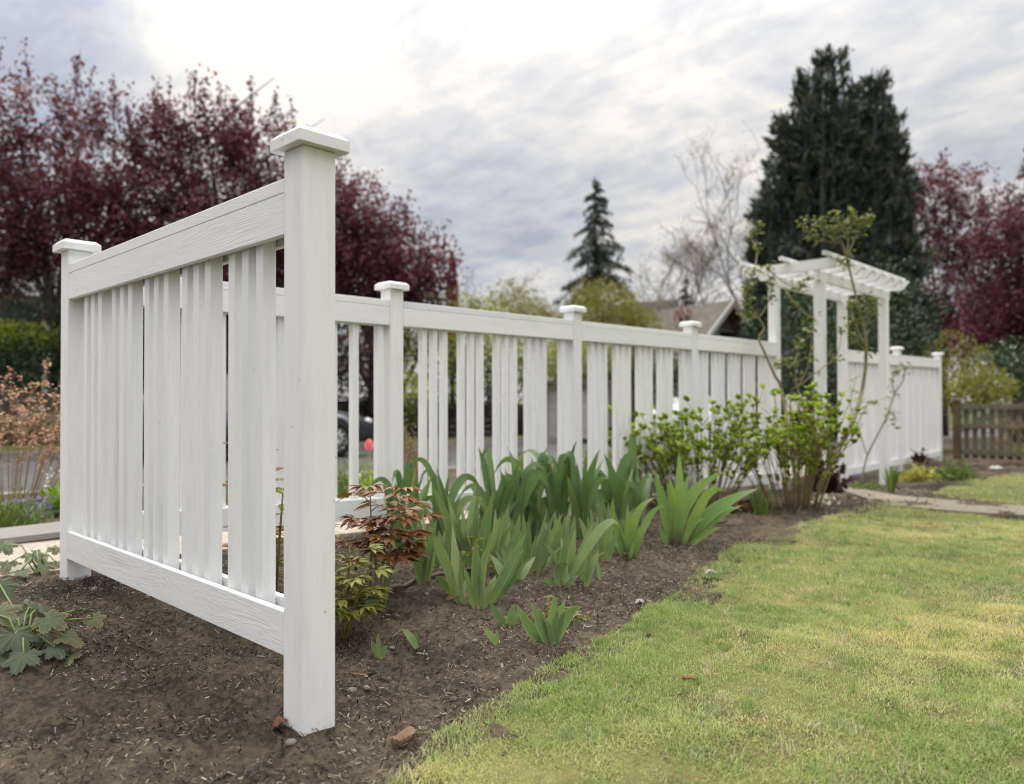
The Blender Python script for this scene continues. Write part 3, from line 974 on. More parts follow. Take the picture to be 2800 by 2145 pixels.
# ================================================================== PLANTS IN THE BED
def bez(a, b, c, t): return a * (1 - t) ** 2 + b * 2 * t * (1 - t) + c * t * t


def sword(mb, B, Cn, Tp, Wd, roll=0., n=12, fold=.12, basew=.45, rnd=None, tipk=1.3, peak=.5):
    """sword-shaped leaf along a curve from B by control Cn to tip Tp; roll turns its face about the curve"""
    rnd = R.random() if rnd is None else rnd
    vs = []; ts = []; fs = []
    for i in range(n + 1):
        s = i / n
        p = bez(B, Cn, Tp, s)
        T = ((Cn - B) * (1 - s) + (Tp - Cn) * s).normalized()
        vw = (p - CAM).normalized()
        ref = (vw if i == 0 else ref_)                                      # keep one plane for the whole leaf
        ref_ = ref
        wv = T.cross(ref)
        wv = wv.normalized() if wv.length > 1e-4 else T.orthogonal()
        nv = wv.cross(T)
        rr = roll * (.6 + .6 * s)
        wv2 = wv * cos(rr) + nv * sin(rr); nv2 = nv * cos(rr) - wv * sin(rr)
        if s < peak:
            q = basew + (1 - basew) * sin(s / peak * pi / 2)
        else:
            q = max(0., 1 - ((s - peak) / (1 - peak)) ** tipk)
        h = Wd * q / 2
        wav = .05 * Wd * sin(s * 9 + rnd * 20)
        vs += [p - wv2 * h + nv2 * wav, p + nv2 * fold * h * 2 * .5, p + wv2 * h - nv2 * wav]
        ts += [(s, 1., rnd), (s, 0., rnd), (s, 1., rnd)]
    for i in range(n):
        a = 3 * i
        fs += [(a, a + 1, a + 4, a + 3), (a + 1, a + 2, a + 5, a + 4)]
    mb.add(vs, fs, ts)


def leaf_px(parent, base, tip, Wd, mat, dd=0., mid=None, roll=None, fold=.12, basew=.38, peak=.5, name='leaf', base3=None, sink=.01):
    """one leaf of a clump, from its foot to its tip (photo pixels give foot, bend and tip)"""
    Wd = Wd * (1.10 if mat.name.startswith('iris') and Wd > .025 else 1.)
    B = base3 if base3 is not None else G(*base)
    dep = depth_of(B)
    Tp = at(tip[0], tip[1], dep + dd)
    B = B - Vector((0, 0, sink))
    if mid is None:
        Cn = B + (Tp - B) * .5 + Vector((0, 0, .10 * (Tp - B).length)) + _r * R.uniform(-.015, .015)
        Cn.x = B.x + (Tp.x - B.x) * .33; Cn.y = B.y + (Tp.y - B.y) * .33
    else:
        Mp = at(mid[0], mid[1], dep + dd * .5)
        Cn = Mp * 2 - (B + Tp) * .5
    mb = MB()
    sword(mb, B, Cn, Tp, Wd, R.uniform(-.7, .7) if roll is None else roll, fold=fold, basew=basew, peak=peak, n=14)
    return mb.build(name, mat, parent, True)


IG = 'irises in the bed inside the fence'


def iris(label, base, leaves, mat, group=IG):
    b = G(*base)
    t = thing('iris_plant', label, 'iris', b, group)
    for lf in leaves:
        bx, by, tx, ty, wd = lf[:5]
        kw = lf[5] if len(lf) > 5 else {}
        leaf_px(t, (bx, by), (tx, ty), wd, mat, **kw)
    if len(leaves) > 6:
        for lf in leaves[:7]:                                                # younger leaves between the big ones
            bx, by, tx, ty, wd = lf[:5]
            f = R.uniform(.45, .85)
            leaf_px(t, (bx + R.uniform(-16, 16), by - R.uniform(0, 10)), (bx + (tx - bx) * f + R.uniform(-35, 35), by + (ty - by) * f), wd * R.uniform(.65, .9), mat, dd=R.uniform(-.04, .10))
        for q in range(3):                                                   # withered leaves lying at the foot
            bx, by = leaves[q % len(leaves)][:2]
            leaf_px(t, (bx, by), (bx + R.uniform(-60, 60), by + R.uniform(-12, 16)), .014, M['tan_leaf'], mid=(bx + R.uniform(-20, 20), by - R.uniform(12, 30)), name='withered_leaf')
    return t


for lab, bx, by, n_ in [('iris filling the middle between the front clump and the pleated iris', 1400, 1600, 8), ('iris before the left end of the lush back row', 1400, 1530, 9), ('iris behind the pleated iris, before the back row', 1530, 1535, 9),
                        ('iris between the arching pale leaf and the greyish iris', 1640, 1545, 8), ('iris between the slim iris and the back row', 1215, 1560, 9), ('iris before the right end of the back row', 1670, 1505, 8), ('iris just behind the front clump by the hose', 1360, 1560, 8)]:
    t = thing('iris_plant', lab, 'iris', G(bx, by), IG)
    for j in range(n_):
        f = (j + .5) / n_ - .5
        tx = bx + f * R.uniform(90, 150); ty = by - R.uniform(95, 185) * (1 - .5 * abs(f))
        leaf_px(t, (bx + f * 40, by - R.uniform(0, 8)), (tx, ty), R.uniform(.026, .036), M['iris'], dd=R.uniform(-.06, .08), mid=(bx + f * 75, by + (ty - by) * .5) if R.random() < .6 else None)


iris('iris of many bluish sword leaves, largest of the clumps nearest the near post', (1300, 1668),
     [(1250, 1652, 1165, 1438, .034, dict(mid=(1215, 1530), roll=.25)), (1252, 1655, 1236, 1430, .033, dict(dd=.06)), (1262, 1655, 1256, 1505, .024, dict(roll=.9)),
      (1305, 1672, 1299, 1470, .036, dict(roll=.15)), (1312, 1672, 1347, 1470, .033, dict(mid=(1318, 1560))), (1300, 1672, 1271, 1555, .026, dict(mid=(1282, 1600), roll=.5)),
      (1330, 1665, 1440, 1456, .036, dict(mid=(1385, 1560), roll=.3)), (1338, 1662, 1432, 1500, .030, dict(mid=(1390, 1570), dd=.05)),
      (1240, 1640, 1188, 1580, .028, dict(mid=(1212, 1592), roll=.6)), (1330, 1668, 1357, 1603, .022, dict(mid=(1338, 1608))), (1275, 1668, 1248, 1600, .018),
      (1322, 1670, 1352, 1585, .018), (1345, 1655, 1447, 1525, .024, dict(mid=(1400, 1590))), (1316, 1670, 1309, 1585, .03, dict(roll=.8))], M['iris'])
iris('slim iris standing behind the brown garden hose', (1162, 1612),
     [(1160, 1612, 1140, 1420, .030, dict(dd=.05)), (1164, 1613, 1150, 1416, .022, dict(roll=.8)), (1164, 1612, 1196, 1417, .032, dict(mid=(1176, 1500))),
      (1158, 1612, 1128, 1500, .026, dict(mid=(1138, 1545))), (1166, 1612, 1192, 1490, .026, dict(mid=(1180, 1530))), (1156, 1608, 1145, 1570, .024),
      (1160, 1610, 1158, 1400, .026, dict(dd=.1))], M['iris'])
iris('iris with tall narrow leaves right behind the largest front clump', (1300, 1560),
     [(1270, 1560, 1240, 1390, .034, dict(dd=.05)), (1275, 1560, 1262, 1375, .030), (1290, 1560, 1302, 1321, .040, dict(dd=.1, mid=(1288, 1430))), (1300, 1560, 1308, 1330, .036, dict(mid=(1300, 1440))),
      (1310, 1565, 1330, 1385, .034), (1325, 1565, 1372, 1410, .034, dict(mid=(1345, 1480))), (1285, 1562, 1240, 1420, .03), (1335, 1565, 1395, 1370, .032, dict(mid=(1365, 1470))),
      (1260, 1558, 1222, 1350, .03), (1255, 1556, 1185, 1330, .034), (1320, 1560, 1350, 1340, .035), (1345, 1566, 1408, 1420, .03), (1350, 1570, 1382, 1400, .026, dict(roll=.9))], M['iris'])
iris('iris of narrow upright pleated leaves in the middle of the bed', (1465, 1580),
     [(1462, 1580, 1497, 1388, .030, dict(mid=(1478, 1480), roll=.8)), (1466, 1582, 1540, 1404, .030, dict(mid=(1500, 1485))), (1460, 1580, 1490, 1440, .032, dict(roll=.4)), (1468, 1580, 1520, 1395, .026),
      (1458, 1578, 1466, 1460, .028), (1470, 1580, 1516, 1470, .03), (1475, 1578, 1532, 1440, .026, dict(roll=.9)), (1440, 1560, 1430, 1405, .03), (1445, 1560, 1446, 1410, .028), (1436, 1560, 1412, 1440, .026)], M['iris'])
iris('iris with one pale leaf arching to the right in front of the clump', (1540, 1612),
     [(1528, 1610, 1494, 1490, .030, dict(mid=(1520, 1540))), (1535, 1612, 1558, 1437, .036, dict(mid=(1542, 1520), roll=.5)), (1545, 1605, 1692, 1440, .040, dict(mid=(1640, 1450), roll=.35)),
      (1560, 1600, 1624, 1429, .036, dict(mid=(1590, 1510))), (1555, 1600, 1575, 1442, .03), (1532, 1614, 1557, 1545, .030, dict(mid=(1524, 1556), roll=-.4)), (1525, 1612, 1480, 1592, .026, dict(mid=(1500, 1590))),
      (1545, 1614, 1584, 1572, .026, dict(mid=(1560, 1592))), (1598, 1612, 1622, 1496, .024, dict(mid=(1608, 1550))), (1600, 1612, 1638, 1498, .020, dict(mid=(1622, 1550))), (1588, 1590, 1618, 1500, .026),
      (1640, 1590, 1632, 1530, .022)], M['iris'])
iris('greyish iris with purple tinged foot at the edge of the bed', (1722, 1533),
     [(1716, 1530, 1672, 1372, .036, dict(mid=(1684, 1440))), (1720, 1532, 1716, 1377, .036, dict(roll=.3)), (1726, 1532, 1760, 1425, .036, dict(mid=(1742, 1480))), (1728, 1530, 1790, 1361, .044, dict(mid=(1735, 1420), roll=.2)),
      (1715, 1530, 1690, 1440, .034), (1722, 1534, 1738, 1470, .022), (1712, 1522, 1640, 1470, .040, dict(mid=(1668, 1478), roll=.3)), (1730, 1530, 1768, 1445, .03), (1730, 1522, 1814, 1384, .036, dict(mid=(1772, 1420), dd=.15))], M['iris_purple'])
iris('big iris with broad shiny leaves fanning right beside the lawn', (1855, 1500),
     [(1842, 1500, 1790, 1288, .056, dict(mid=(1815, 1385), roll=.1)), (1852, 1502, 1856, 1232, .050, dict(mid=(1858, 1350), roll=.3, dd=.1)), (1848, 1502, 1830, 1304, .052, dict(mid=(1842, 1390), roll=.2)),
      (1856, 1504, 1990, 1287, .066, dict(mid=(1880, 1370), roll=-.1, dd=-.05)), (1864, 1504, 1962, 1318, .056, dict(mid=(1908, 1400), roll=-.4)), (1870, 1504, 2077, 1336, .072, dict(mid=(1950, 1400), roll=.1)),
      (1866, 1506, 1936, 1417, .036, dict(mid=(1890, 1440))), (1870, 1506, 1974, 1442, .034, dict(mid=(1925, 1462))), (1844, 1500, 1803, 1430, .030, dict(mid=(1815, 1470))), (1860, 1503, 1985, 1345, .05, dict(mid=(1925, 1365), dd=.15)),
      (1858, 1500, 1885, 1290, .046, dict(mid=(1868, 1380), dd=.14)), (1872, 1505, 2046, 1418, .036, dict(mid=(1975, 1395), roll=1.1))], M['iris_purple'])
iris('low iris at the lawn edge with yellow peony buds between its leaves', (1507, 1775),
     [(1500, 1772, 1411, 1652, .036, dict(mid=(1452, 1720), roll=.2)), (1506, 1776, 1449, 1644, .034, dict(mid=(1482, 1715))), (1510, 1776, 1516, 1624, .034), (1512, 1775, 1548, 1634, .034, dict(mid=(1526, 1700))),
      (1514, 1775, 1592, 1660, .036, dict(mid=(1548, 1690))), (1503, 1774, 1470, 1650, .024, dict(roll=.8)), (1520, 1778, 1490, 1690, .022), (1516, 1778, 1524, 1720, .026)], M['iris'])
iris('small two leaved iris shoot left of the lawn edge iris', (1392, 1715),
     [(1390, 1714, 1334, 1640, .030, dict(mid=(1366, 1690))), (1392, 1716, 1408, 1648, .026), (1396, 1716, 1424, 1672, .018)], M['iris'])
iris('tiny pale iris sprout on bare soil, leftmost of the sprouts', (1034, 1790),
     [(1030, 1788, 1014, 1752, .018), (1036, 1792, 1032, 1730, .016), (1040, 1795, 1060, 1764, .022)], M['iris'])
iris('tiny leaning iris sprout beside the middle pebble', (1144, 1772), [(1144, 1776, 1095, 1719, .024, dict(mid=(1122, 1742))), (1142, 1770, 1136, 1724, .016)], M['iris'])
iris('tiny iris sprout leaning left, rightmost of the sprouts on bare soil', (1362, 1775), [(1363, 1776, 1318, 1719, .024, dict(mid=(1345, 1742))), (1360, 1770, 1358, 1718, .015)], M['iris'])
iris('single short broad leaf standing below the red peony', (1012, 1676), [(1010, 1676, 1030, 1598, .052, dict(roll=.1, basew=.35, peak=.7)), (1016, 1674, 1034, 1620, .03)], M['iris'])
iris('single narrow pale shoot left of the broad short leaf', (983, 1700), [(984, 1700, 972, 1652, .016, dict(mid=(975, 1670)))], M['iris'])

# the lush back row: overlapping fans against the fence
back = [('iris at the left end of the lush back row', 1352, 1480, [(1307, 1221, .052, dict(mid=(1338, 1330), roll=.1)), (1380, 1292, .050), (1345, 1262, .04), (1428, 1250, .04), (1330, 1330, .04), (1396, 1352, .044, dict(mid=(1394, 1320), roll=.5)), (1365, 1340, .036)]),
        ('iris in the back row with a broad leaf folded over to the right', 1405, 1480, [(1502, 1340, .075, dict(mid=(1452, 1312), roll=-.2)), (1384, 1218, .05, dict(mid=(1412, 1320))), (1440, 1300, .045), (1420, 1260, .04), (1368, 1340, .06, dict(mid=(1398, 1318), roll=.9)), (1455, 1420, .04)]),
        ('iris in the back row with a tall leaf leaning right before the second post', 1460, 1470, [(1500, 1216, .048, dict(mid=(1468, 1330))), (1455, 1250, .045), (1430, 1280, .045), (1535, 1330, .045, dict(mid=(1495, 1262), roll=.5)), (1478, 1262, .04), (1488, 1400, .04)]),
        ('iris in the back row with leaves drooping over like a fountain', 1520, 1470, [(1560, 1330, .06, dict(mid=(1540, 1258), roll=.3)), (1470, 1330, .05, dict(mid=(1490, 1258), roll=-.3)), (1576, 1207, .05, dict(mid=(1545, 1320))), (1515, 1270, .04), (1545, 1290, .044), (1530, 1370, .04)]),
        ('iris in the back row with two crossing broad blades', 1590, 1475, [(1578, 1265, .056), (1640, 1228, .056, dict(mid=(1606, 1340))), (1605, 1232, .042), (1550, 1300, .045), (1630, 1330, .045), (1665, 1310, .05, dict(mid=(1620, 1340))), (1560, 1370, .04)]),
        ('iris in the back row with a broad blade leaning left', 1675, 1470, [(1650, 1240, .060, dict(mid=(1682, 1340), roll=.1)), (1712, 1310, .05, dict(mid=(1690, 1350))), (1640, 1300, .045), (1700, 1290, .045), (1620, 1380, .05), (1672, 1350, .04)]),
        ('iris at the right end of the back row with pale curled leaves', 1725, 1440, [(1762, 1250, .05, dict(mid=(1722, 1290), roll=.8)), (1765, 1290, .04, dict(mid=(1735, 1300), roll=1.)), (1705, 1245, .035), (1790, 1322, .05, dict(mid=(1750, 1330), roll=.6)), (1730, 1310, .045), (1700, 1340, .045), (1760, 1360, .04)]),
        ('iris half hidden behind the slim iris, by the fence', 1215, 1500, [(1195, 1300, .036), (1228, 1290, .036), (1245, 1345, .036), (1180, 1332, .03), (1208, 1380, .03), (1262, 1350, .034)]),
        ('iris standing behind the red peony', 1105, 1500, [(1042, 1312, .036), (1080, 1318, .034), (1120, 1400, .036), (1095, 1390, .034), (1160, 1300, .03), (1060, 1370, .03), (1132, 1360, .034)])]
for lab, bx, by, lv in back:
    b = G(bx, by)
    t = thing('iris_plant', lab, 'iris', b, IG)
    for q in lv:
        kw = dict(q[3]) if len(q) > 3 else {}
        kw.setdefault('dd', R.uniform(-.12, .14))
        leaf_px(t, (bx + R.uniform(-14, 14), by), (q[0], q[1]), q[2], M['iris_dark'], **kw)
    for j in range(15):                                                      # inner leaves of the fan
        tx = bx + R.uniform(-78, 78); ty = by - R.uniform(90, 225)
        bend = None
        if R.random() < .28: bend = (bx + (tx - bx) * .7, ty - R.uniform(0, 14)); tx += (tx - bx) * .7; ty += R.uniform(15, 60)
        leaf_px(t, (bx + R.uniform(-30, 30), by), (tx, ty), R.uniform(.030, .046), M['iris_dark'], dd=R.uniform(-.05, .25), mid=bend)


# peonies
def leaflet(mb, p, d, nrm_, L, Wd, rnd, droop=.25):
    """pointed leaflet from p along d"""
    d = d.normalized(); s = d.cross(nrm_).normalized(); u = s.cross(d)
    vs = []; ts = []; n = 5
    for i in range(n + 1):
        t = i / n
        c = p + d * L * t - Vector((0, 0, 1)) * droop * L * t * t
        h = Wd / 2 * (sin(pi * min(1, t * 1.05 + .03)) ** .8 if t < .97 else 0)
        vs += [c - s * h + u * h * .35, c, c + s * h + u * h * .35]
        ts += [(t, 1, rnd), (t, 0, rnd), (t, 1, rnd)]
    fs = []
    for i in range(n):
        a = 3 * i
        fs += [(a, a + 1, a + 4, a + 3), (a + 1, a + 2, a + 5, a + 4)]
    mb.add(vs, fs, ts)


def peony(label, base, stems, mat, n_leaf, size, stem_mat):
    b = G(*base)
    t = thing('peony_plant', label, 'peony', b)
    for (bx, by, tx, ty, dd) in stems:
        B = G(bx, by); dep = depth_of(B)
        Tp = at(tx, ty, dep + dd)
        mid = (B + Tp) / 2 + _r * R.uniform(-.02, .02)
        pts = [bez(B - Vector((0, 0, .02)), mid, Tp, i / 8) for i in range(9)]
        mb = MB(); mb.tube(pts, [.0055 - .003 * i / 8 for i in range(9)], 6)
        mb.build('stem', stem_mat, t, True)
        for j in range(n_leaf):
            s = .42 + .58 * j / (n_leaf - 1)
            p = bez(B, mid, Tp, s)
            az = j * 2.4 + R.uniform(-.5, .5)
            d = Vector((cos(az), sin(az), R.uniform(.15, .7)))
            mb = MB(); q = p + d.normalized() * size * R.uniform(.5, .9)
            mb.tube([p, (p + q) / 2 + Vector((0, 0, .006)), q], [.0022, .0018, .0014], 5)
            r0 = R.random()
            for kx in range(3):                                              # three forks of three leaflets
                a2 = az + (kx - 1) * .75
                d2 = Vector((cos(a2), sin(a2), R.uniform(-.1, .3)))
                q2 = q + d2 * size * .3
                mb.tube([q, q2], [.0012, .001], 4)
                for ky in range(3):
                    a3 = a2 + (ky - 1) * .55 + R.uniform(-.1, .1)
                    leaflet(mb, q2, Vector((cos(a3), sin(a3), R.uniform(-.15, .35))), Vector((R.uniform(-.3, .3), R.uniform(-.3, .3), 1)), size * R.uniform(.65, .95), size * R.uniform(.23, .32),
                            min(1, max(0, r0 + R.uniform(-.25, .25))))
            mb.build('leaf', mat, t, True)
    return t


peony('red leaved peony with upright green stems behind the hose', (1040, 1660),
      [(1008, 1640, 1012, 1352, 0), (1052, 1660, 1095, 1345, .05), (1030, 1655, 1062, 1372, .1), (1046, 1650, 1118, 1400, -.02), (1022, 1650, 1020, 1440, .08), (1040, 1655, 1078, 1430, -.06)], M['peony_red'], 8, .085, M['green_stem'])
peony('yellow green peony crowding the foot of the near post', (945, 1735),
      [(941, 1738, 955, 1490, .04), (944, 1735, 1000, 1560, -.02), (938, 1730, 925, 1545, .1), (945, 1738, 975, 1620, -.05), (940, 1736, 940, 1640, 0)], M['peony_green'], 7, .068, M['peony_stem'])
for lab, x, y, tx, ty in [('yellow peony shoot opening among the front iris leaves', 1290, 1590, 1282, 1475), ('yellow peony shoot right of the front iris leaves', 1335, 1590, 1340, 1515),
                          ('yellow peony shoot inside the iris by the lawn edge', 1500, 1750, 1500, 1648), ('yellow peony shoot right of the iris by the lawn edge', 1540, 1730, 1560, 1678)]:
    t = peony(lab, (x, y), [(x, y, tx, ty, .08), (x + 8, y, tx + 22, ty + 10, .1)], M['peony_green'], 4, .030, M['peony_stem'])
# the peony behind the return panel, seen through its gaps
for lab, x, y, d_, tp in [('dark red peony seen through the gaps of the near fence panel', 640, 1520, 3.0, 1240), ]:
    b0 = Vector((.42, .95, gz(.42, .95)))
    t = thing('peony_plant', lab, 'peony', b0)
    for j in range(5):
        B = b0 + Vector((R.uniform(-.10, .10), R.uniform(-.35, .35), 0)); Tp = B + Vector((R.uniform(-.06, .06), R.uniform(-.06, .06), R.uniform(.42, .62)))
        mb = MB(); mb.tube([B, (B + Tp) / 2, Tp], [.006, .005, .003], 6); mb.build('stem', M['peony_stem'], t, True)
        for i in range(6):
            p = B + (Tp - B) * (.3 + .7 * i / 5); az = i * 2.4 + j
            mb = MB()
            for kx in range(5):
                a2 = az + (kx - 2) * .5
                leaflet(mb, p, Vector((cos(a2), sin(a2), .4)), Vector((0, 0, 1)), .10, .026, R.random())
            mb.build('leaf', M['peony_red'] if j % 3 else M['peony_green'], t, True)


# anemone with large lobed leaves outside the fence
def lobed(mb, c, d, nrm_, size, rnd, lobes=5, cup=.25):
    d = d.normalized(); s = d.cross(nrm_).normalized(); u = s.cross(d)
    N = 60; vs = [c]; ts = [(0, 0, rnd)]
    ang = [(-2.0 + 4.0 * i / (lobes - 1)) for i in range(lobes)]
    ln = [1 - .32 * abs(a) / 2.0 for a in ang]
    rings = 4
    for k in range(1, rings + 1):
        for j in range(N + 1):
            a = -2.75 + 5.5 * j / N
            r = .52
            for aa, ll in zip(ang, ln):
                dd = abs(a - aa)
                r = max(r, ll * max(0., 1 - (dd / .85) ** 1.5) + .10)
            r *= 1 + (.07 if j % 2 else -.05) * (k / rings)
            f = k / rings
            rr = r * f * size
            near = min(abs(a - aa) for aa in ang)
            zc = -cup * size * (f * r) ** 2 + .05 * size * f * (cos(near * 10))
            vs.append(c + d * (cos(a) * rr) + s * (sin(a) * rr) + u * zc)
            ts.append((f, max(0., 1 - near * 6) * .92, rnd))
    fs = []
    for j in range(N): fs.append((0, 1 + j, 2 + j))
    for k in range(rings - 1):
        for j in range(N):
            a = 1 + k * (N + 1) + j
            fs.append((a, a + N + 1, a + N + 2, a + 1))
    mb.add(vs, fs, ts)


def anemone(label, base, leaves, group='anemones outside the fence'):
    b = G(*base)
    t = thing('anemone_plant', label, 'anemone', b, group)
    for (lx_, ly_, size, az, dd) in leaves:
        p = at(lx_, ly_, depth_of(b) + dd)
        mb = MB(); mb.tube([b + Vector((R.uniform(-.03, .03), R.uniform(-.03, .03), -.01)), (b + p) / 2 + Vector((0, 0, .05)), p], [.0035, .003, .0022], 6)
        mb.build('stem', M['green_stem'], t, True)
        mb = MB()
        dirv = _r * cos(az) + _d * sin(az)
        size *= .86
        lobed(mb, p, dirv + Vector((0, 0, R.uniform(-.55, -.05))), Vector((R.uniform(-.4, .4), R.uniform(-.4, .4), 1)) - _d * .45, size, R.random(), R.choice([3, 5, 5]))
        mb.build('leaf', M['anemone'], t, True)
    return t


anemone('lobed anemone nearest the viewer, at the left edge of the frame', (60, 1800),
        [(40, 1735, .080, -.6, -.05), (65, 1790, .070, -1.4, -.1), (-10, 1680, .08, -.3, .05), (130, 1690, .065, -.2, 0), (185, 1740, .055, -.2, 0), (190, 1795, .050, -1.2, 0), (110, 1655, .055, .3, .1),
         (0, 1600, .07, -.4, .2), (225, 1665, .042, 1.4, .1), (255, 1690, .042, -.5, .05), (20, 1830, .06, -1.5, -.1), (120, 1735, .05, -.8, .02), (80, 1660, .06, .4, .12), (40, 1690, .055, -.9, .06), (150, 1770, .05, -.6, -.02), (-20, 1780, .07, -.4, -.08)])
anemone('lobed anemone behind, growing by the corner post', (110, 1560),
        [(10, 1490, .07, -.6, .1), (25, 1540, .075, -1.3, 0), (90, 1515, .075, -.3, .1), (120, 1545, .06, -.9, 0), (150, 1500, .055, .1, .2), (60, 1560, .05, -.7, -.1), (155, 1540, .05, -.3, .1), (40, 1580, .05, -1., -.1)])

# ------------------------------------------------------------------ shrubs near the arbor
def twiggy(name, label, cat, base, n, spread, height, leaf_fn, stem_mat, mat, group=None, r0=.006, splay=1., lean=(0, 0), tops=None, n_up=3, forks=2):
    """multi-stemmed shrub: stems rise from the foot, fork, and carry leaf clusters"""
    b = Vector(base)
    t = thing(name, label, cat, b, group)
    for i in range(n):
        az = R.uniform(0, 2 * pi); rr = sqrt(R.random()) * spread
        foot = b + Vector((cos(az), sin(az), 0)) * rr * .35
        top = b + Vector((cos(az) * rr * splay + lean[0], sin(az) * rr * splay + lean[1], height * R.uniform(.55, 1.0)))
        mid = foot + (top - foot) * .5 + Vector((R.uniform(-.04, .04), R.uniform(-.04, .04), .06))
        mb = MB(); k = 7
        P_ = [bez(foot - Vector((0, 0, .03)), mid, top, j / k) for j in range(k + 1)]
        mb.tube(P_, [r0 * (1 - .65 * j / k) for j in range(k + 1)], 5)
        lf = MB()
        for j in range(forks):
            s = R.uniform(.4, .9); p = bez(foot, mid, top, s)
            q = p + Vector((R.uniform(-1, 1), R.uniform(-1, 1), R.uniform(.5, 1.3))).normalized() * height * R.uniform(.12, .25)
            mb.tube([p, (p + q) / 2 + Vector((0, 0, .01)), q], [r0 * .5, r0 * .4, r0 * .3], 4)
            leaf_fn(lf, q)
        leaf_fn(lf, top)
        for j in range(n_up):
            leaf_fn(lf, bez(foot, mid, top, R.uniform(.32, .95)), .7)
        mb.build('stem', stem_mat, t, True)
        lf.build('leaf_cluster', mat, t, True)
    return t


def hyd_leaves(mb, p, k=1.):
    n = R.randint(6, 10)
    for i in range(n):
        az = R.uniform(0, 2 * pi)
        leaflet(mb, p, Vector((cos(az), sin(az), R.uniform(.2, 2.4))), Vector((-cos(az) * .8, -sin(az) * .8, 1)), R.uniform(.040, .074) * k, R.uniform(.028, .046) * k, R.random(), .2)


hb = G(1900, 1398)
twiggy('hydrangea_shrub', 'budding hydrangea with lime leaves in front of the third fence bay', 'hydrangea', hb, 66, .66, .80, hyd_leaves, M['twig'], M['hyd'], 'budding hydrangeas by the fence', r0=.005, lean=(.05, .1), n_up=5, forks=3)
hb2 = G(2170, 1392)
twiggy('hydrangea_shrub', 'budding hydrangea with tan canes beside the arbor', 'hydrangea', hb2, 46, .52, .92, hyd_leaves, M['twig_tan'], M['hyd'], 'budding hydrangeas by the fence', r0=.0058, lean=(-.05, .0), n_up=6, forks=4)


def plant_cloud(name, label, cat, centre, rad, n, L, Wd, mat, group=None, up=.6, part='foliage'):
    c0 = Vector(centre)
    t = thing(name, label, cat, c0, group)
    d = unit(NR.normal(size=(n, 3))); d[:, 2] = np.abs(d[:, 2])
    c = np.array(c0) + d * np.array(rad) * (NR.random((n, 1)) ** .4) * (1 + .25 * np.sin(d[:, :1] * 7 + d[:, 1:2] * 5))
    ax = unit(d + np.array([0, 0, up]))
    cloud_obj(part, c, L, Wd, mat, t, ax, .5)
    return t


def onground(x, y): return Vector((x, y, gz(x, y)))


p = G(2285, 1360)
plant_cloud('heuchera_plant', 'dark burgundy heuchera at the foot of the arbor', 'heuchera', p + Vector((0, .1, .05)), (.22, .2, .30), 260, .07, .06, M['heuchera_dark'])
plant_cloud('white_flowers', 'patch of small white flowers under the burgundy heuchera', 'flowers', G(2255, 1385) + Vector((0, 0, .02)), (.16, .12, .10), 28, .045, .04, M['white_flower'], part='blossom')
p = G(2515, 1318)
plant_cloud('heuchera_plant', 'pale lime heuchera in the bed before the far fence', 'heuchera', p, (.24, .2, .17), 260, .07, .06, M['heuchera_lime'])
plant_cloud('heuchera_plant', 'small maroon heuchera against the far fence', 'heuchera', G(2515, 1285) + Vector((0, 0, .1)), (.14, .12, .18), 90, .06, .05, M['heuchera_dark'])
plant_cloud('hellebore_plant', 'low green hellebore near the end of the far fence', 'hellebore', G(2612, 1316), (.3, .25, .2), 240, .09, .035, M['herb'])
plant_cloud('aubrieta_patch', 'violet flower patch under the far fence rail', 'flowers', onground(9.0, 1.95), (.35, .12, .09), 160, .03, .03, M['violet'], part='blossom')
plant_cloud('sedum_patch', 'grey green low plant below the bare rose canes', 'plant', G(2370, 1340), (.3, .18, .08), 200, .04, .025, M['herb'])


def grassy(label, base, n, h, spread, mat, name='daffodil_clump', cat='daffodil', wd=.012):
    t = thing(name, label, cat, base)
    for i in range(n):
        a = R.uniform(0, 2 * pi); B = Vector(base) + Vector((cos(a), sin(a), 0)) * R.uniform(0, spread * .4)
        Tp = B + Vector((cos(a) * spread * R.random(), sin(a) * spread * R.random(), h * R.uniform(.7, 1.1)))
        mb = MB(); sword(mb, B, (B + Tp) / 2 + Vector((0, 0, h * .12)), Tp, wd, R.uniform(-1, 1), n=6)
        mb.build('leaf', mat, t, True)
    return t


grassy('upright green daffodil leaves at the corner of the path', G(2437, 1348), 26, .26, .09, M['herb'], wd=.016)
grassy('loose green leaf clump between the big iris and the tan canes', G(2085, 1412), 22, .26, .12, M['herb'], 'leaf_clump', 'leaf clump')
plant_cloud('fallen_leaf_pile', 'dark fallen leaves under the first hydrangea', 'leaf litter', G(2000, 1395), (.35, .2, .06), 160, .06, .045, M['dry_leaf'], part='litter')


# climbing roses on the arbor
def rose_leaves(mb, p, k=1.):
    for i in range(R.randint(5, 9)):
        az = R.uniform(0, 2 * pi)
        o = Vector((R.gauss(0, .028), R.gauss(0, .028), R.gauss(0, .028)))
        leaflet(mb, p + o, Vector((cos(az), sin(az), R.uniform(-.5, .8))), Vector((R.uniform(-.5, .5), R.uniform(-.5, .5), 1)), R.uniform(.035, .06) * k, R.uniform(.024, .036) * k, R.random())


